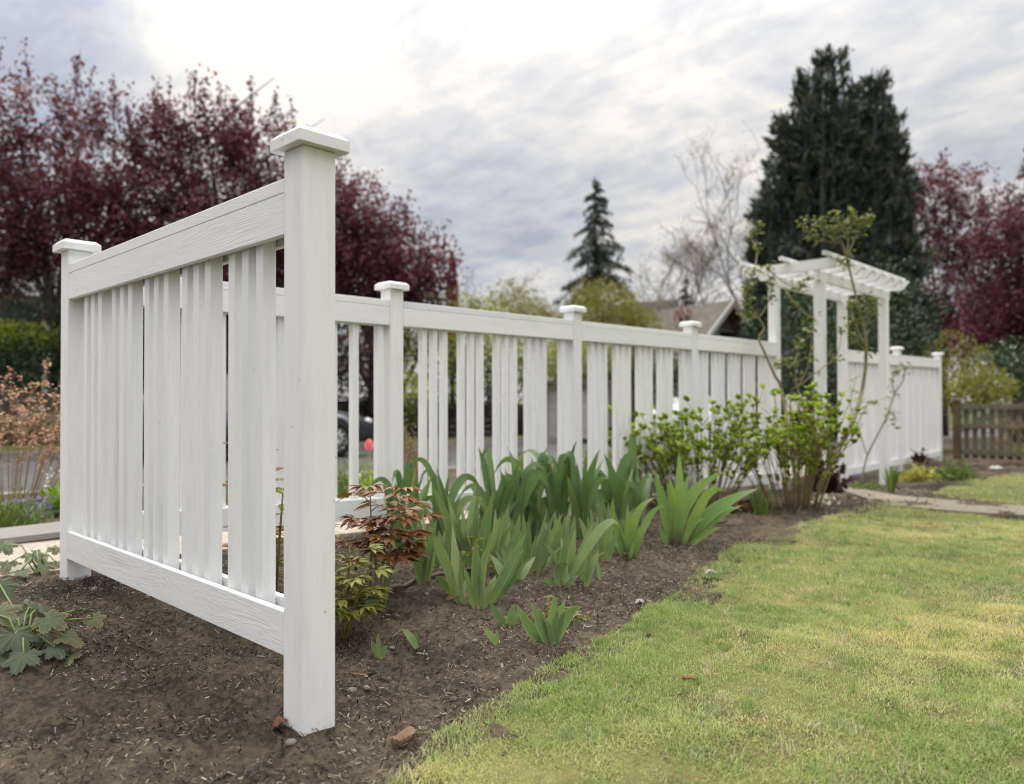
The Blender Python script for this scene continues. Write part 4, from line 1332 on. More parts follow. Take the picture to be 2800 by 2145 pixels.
def rose(label, base, canes, group='climbing roses on the arbor'):
    """canes: lists of (px, py, depth) plus radius and leafiness"""
    t = thing('climbing_rose', label, 'climbing rose', base, group)
    for pts, r, nl in canes:
        P_ = [at(*q) for q in pts]
        # smooth the cane
        Q = []
        for i in range(len(P_) - 1):
            p0 = P_[max(i - 1, 0)]; p1 = P_[i]; p2 = P_[i + 1]; p3 = P_[min(i + 2, len(P_) - 1)]
            for s in (0, .33, .66):
                Q.append(.5 * ((2 * p1) + (p2 - p0) * s + (2 * p0 - 5 * p1 + 4 * p2 - p3) * s * s + (3 * p1 - p0 - 3 * p2 + p3) * s ** 3))
        Q.append(P_[-1])
        mb = MB(); mb.tube(Q, [r * (1 - .6 * i / len(Q)) for i in range(len(Q))], 7)
        mb.build('cane', M['cane'], t, True)
        if nl:
            lf = MB()
            for j in range(nl):
                s = R.uniform(.35, 1.) * (len(Q) - 1); i = min(int(s), len(Q) - 2)
                rose_leaves(lf, Q[i] + (Q[i + 1] - Q[i]) * (s - i))
            rose_leaves(lf, Q[-1], 1.2)
            lf.build('leaf_cluster', M['rose'], t, True)
    return t


DL = 7.05
rb = G(2185, 1372)
rose('climbing rose with a kinked cane up the left side of the arbor', rb,
     [([(2185, 1372, 6.6), (2160, 1200, 6.8), (2136, 1062, DL), (2120, 1030, DL), (2092, 967, DL), (2075, 925, DL), (2090, 898, DL), (2074, 870, DL)], .017, 0),
      ([(2074, 870, DL), (2055, 845, DL), (2040, 800, DL), (2060, 750, DL)], .008, 9), ([(2074, 870, DL), (2095, 840, DL), (2110, 790, DL), (2095, 730, DL)], .008, 9),
      ([(2074, 872, DL), (2045, 860, DL), (2030, 820, DL)], .006, 6), ([(2060, 750, DL), (2070, 690, DL + .3), (2050, 640, DL + .4), (2075, 620, DL + .4)], .006, 8),
      ([(2095, 730, DL), (2140, 770, DL), (2190, 790, DL + .1), (2215, 760, DL + .1)], .006, 9), ([(2150, 800, DL), (2190, 850, DL), (2225, 870, DL)], .012, 2),
      ([(2185, 1372, 6.6), (2215, 1200, 6.7), (2180, 1060, 6.9), (2175, 990, 6.9), (2190, 935, 6.9)], .010, 10), ([(2180, 1060, 6.9), (2210, 1000, 6.9), (2222, 900, 6.9)], .008, 4),
      ([(2178, 1010, 6.9), (2150, 985, 6.9), (2130, 1000, 6.9)], .006, 5), ([(2180, 1060, 6.9), (2230, 1020, 7.0), (2290, 970, 7.2), (2300, 900, 7.4)], .007, 7)])
rb = G(2250, 1372)
rose('climbing rose rising in front of the right side of the arbor to a leafy top', rb,
     [([(2235, 1340, 6.4), (2290, 1229, 6.5), (2320, 1183, 6.7), (2340, 1130, 6.8), (2355, 1080, 7.), (2366, 1010, 7.), (2368, 930, 7.), (2356, 871, 7.), (2342, 815, 7.0), (2322, 735, 7.), (2315, 705, 7.)], .022, 6),
      ([(2315, 705, 7.), (2300, 660, 7.), (2262, 630, 7.), (2240, 605, 7.)], .011, 11), ([(2315, 705, 7.), (2318, 650, 7.), (2290, 610, 7.), (2280, 588, 7.)], .010, 11),
      ([(2315, 705, 7.), (2335, 660, 7.), (2352, 620, 7.), (2372, 595, 7.)], .010, 12), ([(2300, 665, 7.), (2255, 660, 7.), (2215, 640, 7.), (2200, 610, 7.)], .008, 10), ([(2318, 650, 7.), (2330, 610, 7.), (2330, 590, 7.)], .007, 8),
      ([(2366, 950, 7.), (2335, 880, 7.), (2330, 830, 7.1)], .012, 10), ([(2362, 900, 7.), (2385, 850, 7.), (2372, 820, 7.)], .007, 9), ([(2366, 960, 7.), (2330, 920, 7.), (2322, 890, 7.)], .007, 5),
      ([(2305, 740, 7.), (2330, 690, 7.), (2300, 720, 7.)], .006, 3)])
rb = G(2355, 1330)
rose('bare rose cane forking before the far fence', rb,
     [([(2355, 1330, 7.9), (2370, 1250, 7.9), (2420, 1150, 7.9), (2445, 1080, 7.9), (2470, 1040, 7.9), (2475, 1000, 7.9)], .010, 4), ([(2445, 1080, 7.9), (2440, 1040, 7.9), (2455, 1020, 7.9)], .006, 2),
      ([(2372, 1250, 7.9), (2350, 1180, 7.9), (2325, 1110, 7.9), (2340, 1040, 7.9)], .006, 4), ([(2420, 1160, 7.9), (2440, 1120, 7.9), (2450, 1160, 7.9)], .005, 2), ([(2340, 1170, 7.6), (2370, 1110, 7.6), (2385, 1100, 7.6)], .005, 4)])

# hanging sign in the gateway
sb = Vector((8.0, 2.02, gz(8.0, 2.02)))
_q = at(2155, 1129, 7.6)
sb = Vector((_q.x, _q.y, gz(_q.x, _q.y)))
sg = thing('hanging_sign', 'small white post sign with hanging panel in the gateway', 'sign', sb)
dsg = 7.6
def sgp(x, y): return at(x, y, dsg)
zb_ = sgp(2155, 1080)
board('sign_post', sb - Vector((0, 0, .05)), Vector((sb.x, sb.y, zb_.z)), .025, .025, M['paint'], sg, up=(0, 1, 0))
a_, b_ = sgp(2145, 1089), sgp(2203, 1089)
board('crossbar', a_, b_, .022, .022, M['paint'], sg)
mb = MB()
c_ = (sgp(2163, 1113) + sgp(2197, 1113)) / 2
mb.box(c_, ((sgp(2197, 1113) - sgp(2163, 1113)).length, .008, .115), Matrix.Rotation(-TH, 3, 'Z'))
mb.build('panel', M['car_white'], sg)
for x in (2168, 2192):
    mb = MB(); mb.tube([sgp(x, 1090), sgp(x, 1098)], .003, 5); mb.build('hanger', M['tyre'], sg)

# ------------------------------------------------------------------ small things on the ground
def hose(label, pts, r=.0088):
    P_ = [G(*q) + Vector((0, 0, .009)) for q in pts]
    Q = []
    for i in range(len(P_) - 1):
        p0 = P_[max(i - 1, 0)]; p1 = P_[i]; p2 = P_[i + 1]; p3 = P_[min(i + 2, len(P_) - 1)]
        for s in (0, .25, .5, .75):
            Q.append(.5 * ((2 * p1) + (p2 - p0) * s + (2 * p0 - 5 * p1 + 4 * p2 - p3) * s * s + (3 * p1 - p0 - 3 * p2 + p3) * s ** 3))
    Q.append(P_[-1])
    for q in Q: q.z = float(soil_z(np.array([q.x]), np.array([q.y]))[0]) + r * 1.3
    mb = MB(); mb.tube(Q, r, 10)
    return tag(mb.build('garden_hose', M['hose'], None, True), label, 'hose')


hose('brown drip hose snaking across the bed behind the peony', [(905, 1672), (980, 1652), (1060, 1630), (1150, 1600), (1220, 1578), (1330, 1566), (1420, 1560), (1520, 1520)])
hose('short exposed end of brown hose left of the middle pebble', [(1070, 1738), (1100, 1726), (1132, 1720)], .005)

for lab, x, y, r in [('round pale pebble below the slim iris', 1167, 1637, .011), ('pale pebble beside the leftmost iris sprout', 1072, 1772, .010), ('pale pebble between the two leaning sprouts', 1298, 1774, .010),
                     ('angular grey stone against the right side of the near post', 962, 1870, .016), ('small tan pebble lowest in the bare soil', 1168, 1835, .008), ('small pebble at the foot of the return panel', 258, 1622, .013),
                     ('grey stone lying at the near post corner', 795, 2040, .014), ('white pebble half sunk in the lawn', 2014, 1950, .006), ('small grey pebble at the bottom of the lawn', 1820, 2110, .005),
                     ('tiny pale pebble right of the near post', 1010, 1812, .007), ('dark stone left of the bark piece', 1002, 1866, .012)]:
    b = G(x, y); z = float(soil_z(np.array([b.x]), np.array([b.y]))[0]) if not bool(onlawn(np.array([b.x]), np.array([b.y]))[0]) else float(lawn_z(np.array([b.x]), np.array([b.y]))[0]) + .006
    r *= .8
    mb = MB(); mb.blob((0, 0, 0), (r * 1.25, r, r * .75), 9, 6, .16)
    o = mb.build('pebble', M['stone'], None, True)
    o.location = (b.x, b.y, z + r * .4); o.rotation_euler = (0, 0, R.uniform(0, 3))
    tag(o, lab, 'pebble', 'pebbles')

for lab, x, y, L, wd, mat, az in [('rough brown bark piece where the soil meets the lawn', 1108, 2010, .06, .030, 'bark_chip', .2), ('reddish brown wood offcut lying on the lawn', 1886, 1880, .040, .017, 'bark_chip', -.75),
                                  ('thin pale wood splinter at the lawn edge', 1255, 1985, .05, .008, 'bark_chip', .6), ('dark stick lying right of the near post', 970, 1822, .09, .012, 'bark_chip', -1.2)]:
    b = G(x, y); z = max(float(soil_z(np.array([b.x]), np.array([b.y]))[0]), float(lawn_z(np.array([b.x]), np.array([b.y]))[0]) if 'lawn' in lab and 'lying' in lab else -9)
    bm = bmesh.new(); bmesh.ops.create_cube(bm, size=1)
    for v in bm.verts: v.co = Vector((v.co.x * L, v.co.y * wd, v.co.z * wd * .55))
    bmesh.ops.subdivide_edges(bm, edges=list(bm.edges), cuts=3, use_grid_fill=True)
    for v in bm.verts: v.co += Vector((R.uniform(-1, 1), R.uniform(-1, 1), R.uniform(-1, 1))) * wd * .07
    me = bpy.data.meshes.new('wood_piece'); bm.to_mesh(me); bm.free(); me.materials.append(M[mat])
    o = bpy.data.objects.new('wood_piece', me); col.objects.link(o)
    o.location = (b.x, b.y, z + wd * .35); o.rotation_euler = (R.uniform(-.1, .1), R.uniform(-.1, .1), az)
    tag(o, lab, 'wood piece')

for lab, x, y, s_, mat in [('brown curled dead leaf at the foot of the near post', 752, 2005, .035, 'dry_leaf'), ('pale fallen petal on the lawn edge below the big iris', 1935, 1580, .045, 'pale_petal'),
                           ('pale fallen petal on the bed edge by the lawn iris', 1748, 1662, .032, 'pale_petal'), ('crumpled dry leaf beside the farther petal', 2070, 1568, .03, 'dry_leaf'), ('white scrap lying in the far bed', 2722, 1283, .09, 'white_flower')]:
    b = G(x, y)
    mb = MB()
    for j in range(2):
        az = R.uniform(0, 6.28)
        lobed(mb, Vector((0, 0, .012)), Vector((cos(az), sin(az), .3)), Vector((R.uniform(-.6, .6), R.uniform(-.6, .6), 1)), s_ * .8, R.random(), 3, .6)
    o = mb.build('fallen_leaf', M[mat], None, True)
    o.location = (b.x, b.y, b.z + .018)
    tag(o, lab, 'fallen leaf')

# ================================================================== BEYOND THE FENCE: planting strip
slab_c = at(100, 1455, 3.95)
mb = MB(); mb.box((0, 0, 0), (.75, .38, .03), None)
o = mb.build('stepping_slab', M['slab'])
sx, sy = .42, 3.16
o.location = (.20, 3.06, gz(.20, 3.06) + .035); o.rotation_euler = (0, 0, .05)
tag(o, 'flat grey stepping slab lying across the pavement edge', 'slab')


def coral_clusters(mb, p, k=1.):
    for i in range(R.randint(4, 7)):
        az = R.uniform(0, 2 * pi)
        leaflet(mb, p + Vector((R.gauss(0, .014), R.gauss(0, .014), R.gauss(0, .014))), Vector((cos(az), sin(az), R.uniform(-.3, 1))), Vector((R.random(), R.random(), 1)), .024 * k, .017 * k, R.random(), 0)


b = onground(.42, 4.50)
twiggy('flowering_shrub', 'twiggy shrub with coral pink flowers left of the corner post', 'shrub', b, 38, .66, 1.02, coral_clusters, M['twig_tan'], M['coral'], 'coral flowering shrubs in the planting strip', r0=.0036, n_up=5, forks=3)
b = G(1150, 1366)
twiggy('flowering_shrub', 'tan twiggy shrub with few coral flowers, seen through the second fence bay', 'shrub', b, 26, .34, .66, coral_clusters, M['twig_tan'], M['tan_leaf'], 'coral flowering shrubs in the planting strip', r0=.005, n_up=4)
plant_cloud('aubrieta_patch', 'violet flower mound beside the stepping slab', 'flowers', onground(.42, 3.98), (.17, .15, .14), 420, .028, .026, M['violet'], part='blossom')
plant_cloud('euphorbia_plant', 'bright lime euphorbia beside the corner post', 'euphorbia', onground(.60, 3.98), (.13, .13, .20), 300, .055, .028, M['lime'])
plant_cloud('lavender_plant', 'soft green needle leaved plant at the left edge', 'plant', onground(.18, 3.52), (.22, .18, .20), 700, .075, .010, M['herb'], up=1.5)
plant_cloud('alyssum_patch', 'white flower tuft behind the lime euphorbia', 'flowers', onground(.72, 4.45), (.15, .12, .30), 80, .03, .026, M['white_flower'], part='blossom')
plant_cloud('perennial_plant', 'feathery green perennial behind the first fence bay', 'plant', onground(1.75, 3.55), (.32, .28, .33), 900, .09, .010, M['herb'], up=1.2)
plant_cloud('perennial_plant', 'feathery green perennial behind the post of the second bay', 'plant', onground(2.6, 3.7), (.34, .3, .27), 800, .09, .010, M['herb'], up=1.2)
plant_cloud('perennial_plant', 'lime leaved perennial behind the second fence bay', 'plant', onground(3.0, 3.3), (.25, .22, .26), 240, .09, .04, M['lime'], up=1.)
plant_cloud('perennial_plant', 'green perennial with white blossom specks behind the second bay', 'plant', onground(2.45, 3.1), (.22, .2, .26), 200, .06, .03, M['lime'])
plant_cloud('perennial_plant', 'broad green perennial behind the third fence bay', 'plant', onground(4.4, 3.5), (.5, .3, .3), 500, .08, .03, M['herb'])
plant_cloud('perennial_plant', 'low green perennial behind the fourth fence bay', 'plant', onground(6.0, 3.6), (.5, .3, .35), 420, .08, .03, M['herb'])


def tulip(label, top, base, mat, size):
    t = thing('tulip', label, 'tulip', base)
    B = Vector(base); Tp = Vector(top)
    mb = MB(); mb.tube([B, (B + Tp) / 2, Tp], .004, 5); mb.build('stem', M['green_stem'], t, True)
    for i in range(6):
        a = i * pi / 3
        mb = MB()
        d = Vector((cos(a), sin(a), 0))
        sword(mb, Tp, Tp + d * size * .62 + Vector((0, 0, size * .5)), Tp + d * size * .16 + Vector((0, 0, size * 1.75)), size * .75, 0, n=6, basew=.5, fold=.4)
        mb.build('petal', mat, t, True)
    for a in (.5, 3.4):
        mb = MB(); d = Vector((cos(a), sin(a), 0))
        sword(mb, B, B + d * .04 + Vector((0, 0, .12)), B + d * .12 + Vector((0, 0, .2)), .035, .3, n=6); mb.build('leaf', M['herb'], t, True)


tp = at(1009, 1232, 5.0)
tulip('pink tulip behind the first fence bay', tp, onground(tp.x, tp.y), M['tulip_pink'], .045)
tp = at(1359, 1272, 5.6)
tulip('red tulip peeping over the irises behind the second bay', tp, onground(tp.x, tp.y), M['tulip_red'], .035)

# ================================================================== ACROSS THE STREET
def wheel(parent, c, r, axis_y=1):
    mb = MB(); n = 20
    prof = [(.62, -.5), (.92, -.5), (1., -.35), (1., .35), (.92, .5), (.62, .5)]
    vs = []; fs = []
    for i in range(n):
        a = 2 * pi * i / n
        for (rr, t) in prof: vs.append(Vector(c) + Vector((cos(a) * rr * r, t * .21, sin(a) * rr * r)))
    k = len(prof)
    for i in range(n):
        for j in range(k):
            fs.append((i * k + j, ((i + 1) % n) * k + j, ((i + 1) % n) * k + (j + 1) % k, i * k + (j + 1) % k))
    mb.add(vs, fs)
    wh = mb.build('wheel', M['tyre'], parent, True)
    mb = MB()
    for i in range(10):                                                      # spokes
        a = 2 * pi * i / 10
        q = Vector((cos(a), 0, sin(a)))
        mb.tube([Vector(c) + Vector((0, -.085, 0)), Vector(c) + q * r * .62 + Vector((0, -.075, 0))], [.04, .022], 5)
    mb.tube([Vector(c) + Vector((cos(2 * pi * i / n), 0, sin(2 * pi * i / n))) * r * .62 + Vector((0, -.07, 0)) for i in range(n + 1)], .022, 5)
    rim = mb.mesh('rim', M['rim'], True)
    o = bpy.data.objects.new('rim', rim); col.objects.link(o); o.parent = wh
    o.location = -wloc(wh)
    return wh


def car(label, front_wheel, body_mat, fender_mat, sgn=1, group='parked cars across the street'):
    """hatchback parked along the far kerb, nose towards +x; placed by its near front wheel"""
    fx, fy, fz = front_wheel
    t = thing('parked_car', label, 'car', (fx - 1.3, fy + .8, fz - .32), group)
    prof = [(.80, .25), (.86, .45), (.80, .62), (.55, .74), (-.25, .88), (-.95, 1.38), (-1.7, 1.46), (-2.7, 1.42), (-3.25, 1.02), (-3.45, .92), (-3.48, .45), (-3.4, .25)]
    bm = bmesh.new()
    def ringy(y, k, dz=0):
        return [bm.verts.new((fx + p[0] * 1.0, fy + y, fz - .32 + (p[1] if p[1] < .95 else .95 + (p[1] - .95) * k) + dz)) for p in prof]
    A = ringy(-.02, .96); B = ringy(1.68, .96)
    # tuck the cabin in
    for ring_, dy in ((A, .18), (B, -.18)):
        for v, p in zip(ring_, prof):
            if p[1] > 1.1: v.co.y += dy
    bm.faces.new(A); bm.faces.new(B[::-1])
    for i in range(len(prof)):
        j = (i + 1) % len(prof)
        bm.faces.new((A[i], B[i], B[j], A[j]))
    bmesh.ops.recalc_face_normals(bm, faces=list(bm.faces))
    bmesh.ops.bevel(bm, geom=list(bm.edges), offset=.05, segments=2, affect='EDGES')
    me = bpy.data.meshes.new('body'); bm.to_mesh(me); bm.free(); me.materials.append(body_mat)
    me.polygons.foreach_set('use_smooth', [True] * len(me.polygons))
    link('body', me, t)
    mb = MB()
    mb.add([(fx - .45, fy - .03, fz - .32 + .95), (fx - 2.9, fy - .03, fz - .32 + 1.0), (fx - 2.6, fy + .12, fz - .32 + 1.34), (fx - 1.0, fy + .12, fz - .32 + 1.30)], [(0, 1, 2, 3)])
    mb.build('window', M['glass'], t); mb = MB()
    mb.add([(fx - .20, fy + .2, fz - .32 + .915), (fx - .20, fy + 1.45, fz - .32 + .915), (fx - .93, fy + 1.4, fz - .32 + 1.365), (fx - .93, fy + .3, fz - .32 + 1.365)], [(0, 1, 2, 3)])
    mb.build('window', M['glass'], t)
    mb = MB()                                                                # wheel arch trim
    mb.tube([Vector((fx + cos(a) * .40, fy - .03, fz + sin(a) * .40)) for a in [pi * i / 12 for i in range(13)]], .05, 6)
    mb.build('wheel_arch', fender_mat, t, True); mb = MB()
    mb.tube([Vector((fx - 2.6 + cos(a) * .40, fy - .03, fz + sin(a) * .40)) for a in [pi * i / 12 for i in range(13)]], .05, 6)
    mb.build('wheel_arch', fender_mat, t, True)
    for (dx, dy) in ((0, .03), (-2.6, .03), (0, 1.62), (-2.6, 1.62)):
        wheel(t, (fx + dx, fy + dy - .04, fz), .32)
    for dy in (.08, 1.5):
        mb = MB(); mb.blob((fx + .74, fy + dy, fz + .30), (.12, .10, .07), 8, 6, .03); mb.build('headlight', M['lamp'], t, True)
    mb = MB(); mb.box((fx + .82, fy + .83, fz + .08), (.06, 1.1, .14)); mb.build('grille', M['tyre'], t)
    return t


wc = at(975, 1182, 13.0)
zr = gz(wc.x, 9) - .13
car('graphite car parked across the street, its front wheel seen through the first bay', (wc.x, 10.0, zr + .33), M['car_dark'], M['car_silver'])
wc2 = at(1870, 1100, 24.)
car('white car parked farther down the street', (22.5, 10.05, gz(22.5, 9) - .13 + .33), M['car_white'], M['car_white'])

# stone retaining wall: every stone its own piece
rw = thing('retaining_wall', 'dark stone retaining wall across the street', 'wall', (0, 14.3, gz(0, 14)))
stones = []
for i in range(5):
    mb = MB(); mb.blob((0, 0, 0), (.17, .12, .10), 7, 5, .2); stones.append(mb.mesh('stone', M['wallstone'], True))
for row in range(5):
    x = -1.5 + (row % 2) * .15
    while x < 15.5:
        if len([1 for c in rw.children]) > 295: break
        s_ = R.uniform(.8, 1.25)
        z = gz(x, 14) + .10 + row * .18
        o = link('stone', R.choice(stones), rw, (x, 14.25 + R.uniform(-.04, .04) + .05 * row, z), (R.uniform(-.2, .2), R.uniform(-.2, .2), R.uniform(-.15, .15)), (s_, 1, R.uniform(.75, .95)))
        x += .31 * s_
mb = MB()
for x in np.arange(-1.6, 15.6, 1.2): mb.box((x + .6, 14.5, gz(x, 14) + .46), (1.2, .3, .98))
mb.build('core', M['bark'], rw)
for x in np.arange(4.5, 15.2, 1.0): board('cap_stone', (x + .01, 14.36, gz(x, 14) + 1.02), (x + .99, 14.36, gz(x + 1, 14) + 1.02), .42, .07, M['cap_stone'], rw, up=(0, 1, 0))
# bank behind it
strip('bank', 14.65, 40, M['far'], .92, .5, -20, 15.4)


def shrub(label, c, rad, n, L, Wd, mat, name='garden_shrub', cat='shrub', group=None, up=.25, stem=True):
    c = Vector(c)
    t = thing(name, label, cat, Vector((c.x, c.y, c.z - rad[2])), group)
    d = unit(NR.normal(size=(n, 3)))
    lump = 1 + .28 * fbm(d[:, 0] * 3 + c.x, d[:, 1] * 3 + d[:, 2] * 2.3, [(1.2, 1.), (3, .7)])
    rr = (1 - .75 * NR.random((n, 1)) ** 1.8)
    p = np.array(c) + d * np.array(rad) * rr * lump[:, None]
    cloud_obj('foliage', p, L, Wd, mat, t, unit(d + np.array([0, 0, up])), .7, tint=np.clip(.5 + .5 * d[:, 2] * .7 + NR.normal(0, .22, n), 0, 1))  # leaf colour lightened towards the top, as if lit from above
    if stem:
        mb = MB()
        for j in range(5):
            a = R.uniform(0, 6.28); mb.tube([c - Vector((0, 0, rad[2])), c + Vector((cos(a) * rad[0] * .5, sin(a) * rad[1] * .5, rad[2] * .2))], [.035, .015], 5)
        mb.build('stem', M['bark'], t)
    return t


def bank(x, y): return gz(x, 14) + .92 if x < 15.4 else gz(x, 14)


def put(px, py, dep, rx, ry, rz):
    p = at(px, py, dep)
    return p, (rx, ry, rz)


SH = [('tan dry shrub on the verge across the street at the far left', 90, 1178, 13.6, 1.3, .4, .34, 1500, .09, .05, 'tan_leaf'),
      ('dark dry shrub on the verge behind the coral flowers', 20, 1120, 14.2, 1.6, .4, .42, 1500, .10, .05, 'hedge_dark'),
      ('lime topped clipped hedge before the porch at the far left', 60, 925, 17.0, 2.2, .8, .36, 2600, .10, .06, 'hedge'),
      ('dark shrub under the porch hedge', 60, 1010, 16.6, 2.6, .8, .55, 2600, .10, .06, 'hedge_dark'),
      ('dark evergreen shrub behind the graphite car', 1060, 1000, 19.5, 2.2, .9, 1.35, 3600, .10, .06, 'hedge_dark'),
      ('purple leaved shrub behind the graphite car', 1010, 985, 18.5, 1.0, .8, .75, 1500, .08, .05, 'plum'),
      ('bright green low shrub on the retaining wall', 1130, 1095, 16.4, .7, .5, .6, 1000, .08, .05, 'hedge'),
      ('small red maple shrub behind the second post', 1135, 905, 20., 1.2, 1., .75, 1500, .09, .045, 'plum_red'),
      ('yellow green arching shrub behind the second bay', 1275, 960, 19., 1.7, 1.2, 1.5, 3400, .10, .05, 'hedge'),
      ('yellow green loose shrub beside the garage', 1400, 960, 21., 1.6, 1.2, 1.45, 3000, .10, .05, 'willow'),
      ('dark shrub between the yellow green shrubs', 1335, 1040, 19.5, 1.5, 1., .9, 1600, .10, .06, 'hedge_dark'),
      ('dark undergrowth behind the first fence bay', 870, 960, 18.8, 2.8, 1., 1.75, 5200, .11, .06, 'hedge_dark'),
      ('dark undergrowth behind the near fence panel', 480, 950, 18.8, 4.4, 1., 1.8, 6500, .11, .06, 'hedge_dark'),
      ('lime grass mound on the slope beside the garage', 1580, 985, 27., 3.2, 1.5, .9, 2400, .14, .06, 'hedge'),
      ('pale shrub on the slope behind the third bay', 1560, 935, 30., 3.0, 1.5, 1.2, 1800, .14, .07, 'pale_bud'),
      ('dark hedge behind the fourth bay', 1930, 1030, 24., 4.0, 1.2, .95, 3000, .13, .07, 'hedge_dark'),
      ('red leaved shrub by the gable', 1868, 868, 31., .45, .45, .5, 240, .12, .06, 'plum_red'),
      ('red leaved shrub left of the arbor', 2010, 865, 30., .55, .5, .9, 380, .12, .06, 'plum_red'),
      ('dark laurel beyond the brown fence at the right edge', 2770, 1010, 17.5, 1.1, 1.0, .75, 1800, .11, .05, 'laurel'),
      ('yellow green viburnum beyond the brown fence', 2680, 1062, 14.5, .75, .6, .42, 1400, .09, .05, 'willow'),
      ('olive shrub directly behind the end of the far fence', 2610, 1020, 16., .75, .7, .9, 1200, .09, .05, 'willow'),
      ('dark evergreen shrub in the gateway under the cypress', 2230, 1000, 15.5, 2.2, 1.2, 1.7, 3600, .12, .06, 'hedge_dark'),
      ('dark evergreen shrub behind the right half of the arbor', 2430, 960, 17, 2.0, 1.2, 2.0, 3600, .12, .06, 'hedge_dark')]
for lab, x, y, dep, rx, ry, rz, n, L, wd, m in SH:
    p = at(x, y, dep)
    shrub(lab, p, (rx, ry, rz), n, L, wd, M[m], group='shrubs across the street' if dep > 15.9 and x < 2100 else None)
    # plinth of soil is the bank; carry low ones down to it with a few extra stems


# ------------------------------------------------------------------ trees
def tree_skeleton(base, tips, r0, mat, parent, fork=.35, sides=7):
    """trunk and limbs that run from the base to each crown blob"""
    mb = MB(); b = Vector(base)
    tc_ = sum((Vector(t) for t in tips), Vector()) / len(tips)
    f = b + (tc_ - b) * fork; f.x = b.x + (tc_.x - b.x) * .15; f.y = b.y + (tc_.y - b.y) * .15
    mb.tube([b - Vector((0, 0, .3)), b + (f - b) * .5 + Vector((.06, 0, 0)), f], [r0 * 1.15, r0 * .9, r0 * .75], sides)
    tr = mb.build('trunk', mat, parent, True)
    mb = MB()
    for t in tips:
        t = Vector(t)
        m = f + (t - f) * .5 + Vector((0, 0, (t - f).length * .12))
        pts = [bez(f, m, t, i / 6) for i in range(7)]
        mb.tube(pts, [r0 * .5 * (1 - .8 * i / 6) for i in range(7)], 5)
        for j in range(4):
            s = R.uniform(.3, .95); p = bez(f, m, t, s)
            q = p + Vector((R.gauss(0, 1), R.gauss(0, 1), R.uniform(.1, 1.2))).normalized() * (t - f).length * R.uniform(.25, .5)
            mb.tube([p, (p + q) / 2 + Vector((0, 0, .08)), q], [r0 * .18, r0 * .12, r0 * .05], 4)
    mb.build('limbs', mat, parent, True)
    return f


def plum(label, dep, trunk_px, blobs, n, mat, L=.085, Wd=.05, spikes=30, group='purple leaved plum trees', cl=.40, per=22, zbase=None):
    """blobs: (px, py, radius_m, weight, depth offset)"""
    cs = [(at(x, y, dep + dz), r, wt) for (x, y, r, wt, dz) in blobs]
    bx = at(trunk_px, 1099, dep)
    base = Vector((bx.x, bx.y, (bank(bx.x, bx.y) if zbase is None else zbase)))
    t = thing('plum_tree', label, 'tree', base, group)
    tree_skeleton(base, [c for c, r, wt in cs], .17, M['bark'], t)
    tot = sum(wt * r * r for c, r, wt in cs)
    C_ = []; TT = []
    for c, r, wt in cs:
        k = int(n * wt * r * r / tot / per)
        d = unit(NR.normal(size=(k, 3)))
        rad = r * NR.random((k, 1)) ** .42
        lump = 1 + .35 * fbm(d[:, 0] * 2 + c.x, d[:, 1] * 2 + d[:, 2] * 2.7, [(1.3, 1.), (3.1, .8)])[:, None]
        cc = np.array(c) + d * rad * lump * np.array([1, 1, .85])
        # twig-like clusters: leaves strung on a short upward line
        ax = unit(d * .6 + np.array([0, 0, .9]) + NR.normal(0, .5, (k, 3)))
        s = NR.uniform(-.5, .5, (k, per, 1))
        pts = cc[:, None, :] + ax[:, None, :] * s * cl * 1.6 + NR.normal(0, cl * .22, (k, per, 3))
        C_.append(pts.reshape(-1, 3))
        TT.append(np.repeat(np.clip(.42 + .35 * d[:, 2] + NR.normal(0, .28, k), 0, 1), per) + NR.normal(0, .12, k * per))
    # upright shoots above the outline
    mb = MB()
    for j in range(spikes):
        c, r, wt = R.choice(cs)
        a = R.uniform(0, 2 * pi); e = R.uniform(.55, 1.45)
        p = c + Vector((cos(a) * cos(e), sin(a) * cos(e), sin(e) * .85)) * r * .95
        h = R.uniform(.4, 1.0)
        q = p + Vector((R.uniform(-.15, .15), R.uniform(-.15, .15), 1)) * h
        mb.tube([p - Vector((0, 0, .4)), q], [.012, .005], 4)
        kk = int(10 + h * 22)
        s = NR.random((kk, 1)) ** 1.2
        C_.append(np.array(p) + (np.array(q) - np.array(p)) * s + NR.normal(0, .05, (kk, 3))); TT.append(NR.uniform(.3, .9, kk))
    mb.build('shoots', M['bark'], t)
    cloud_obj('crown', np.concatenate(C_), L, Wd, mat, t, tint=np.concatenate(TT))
    return t


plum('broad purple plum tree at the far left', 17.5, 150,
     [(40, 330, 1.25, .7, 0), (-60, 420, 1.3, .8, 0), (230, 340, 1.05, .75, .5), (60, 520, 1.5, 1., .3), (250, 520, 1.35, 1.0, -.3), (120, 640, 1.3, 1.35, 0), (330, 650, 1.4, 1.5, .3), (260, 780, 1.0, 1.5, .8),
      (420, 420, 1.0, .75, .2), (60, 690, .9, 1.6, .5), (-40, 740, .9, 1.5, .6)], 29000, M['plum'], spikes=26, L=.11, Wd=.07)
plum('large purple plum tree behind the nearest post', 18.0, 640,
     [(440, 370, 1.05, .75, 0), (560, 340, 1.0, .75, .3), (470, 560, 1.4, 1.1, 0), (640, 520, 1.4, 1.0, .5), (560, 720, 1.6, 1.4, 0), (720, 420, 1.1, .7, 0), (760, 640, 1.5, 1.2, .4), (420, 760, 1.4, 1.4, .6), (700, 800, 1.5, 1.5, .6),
      (640, 380, .9, .7, 0)], 35000, M['plum'], spikes=32, L=.11, Wd=.07)
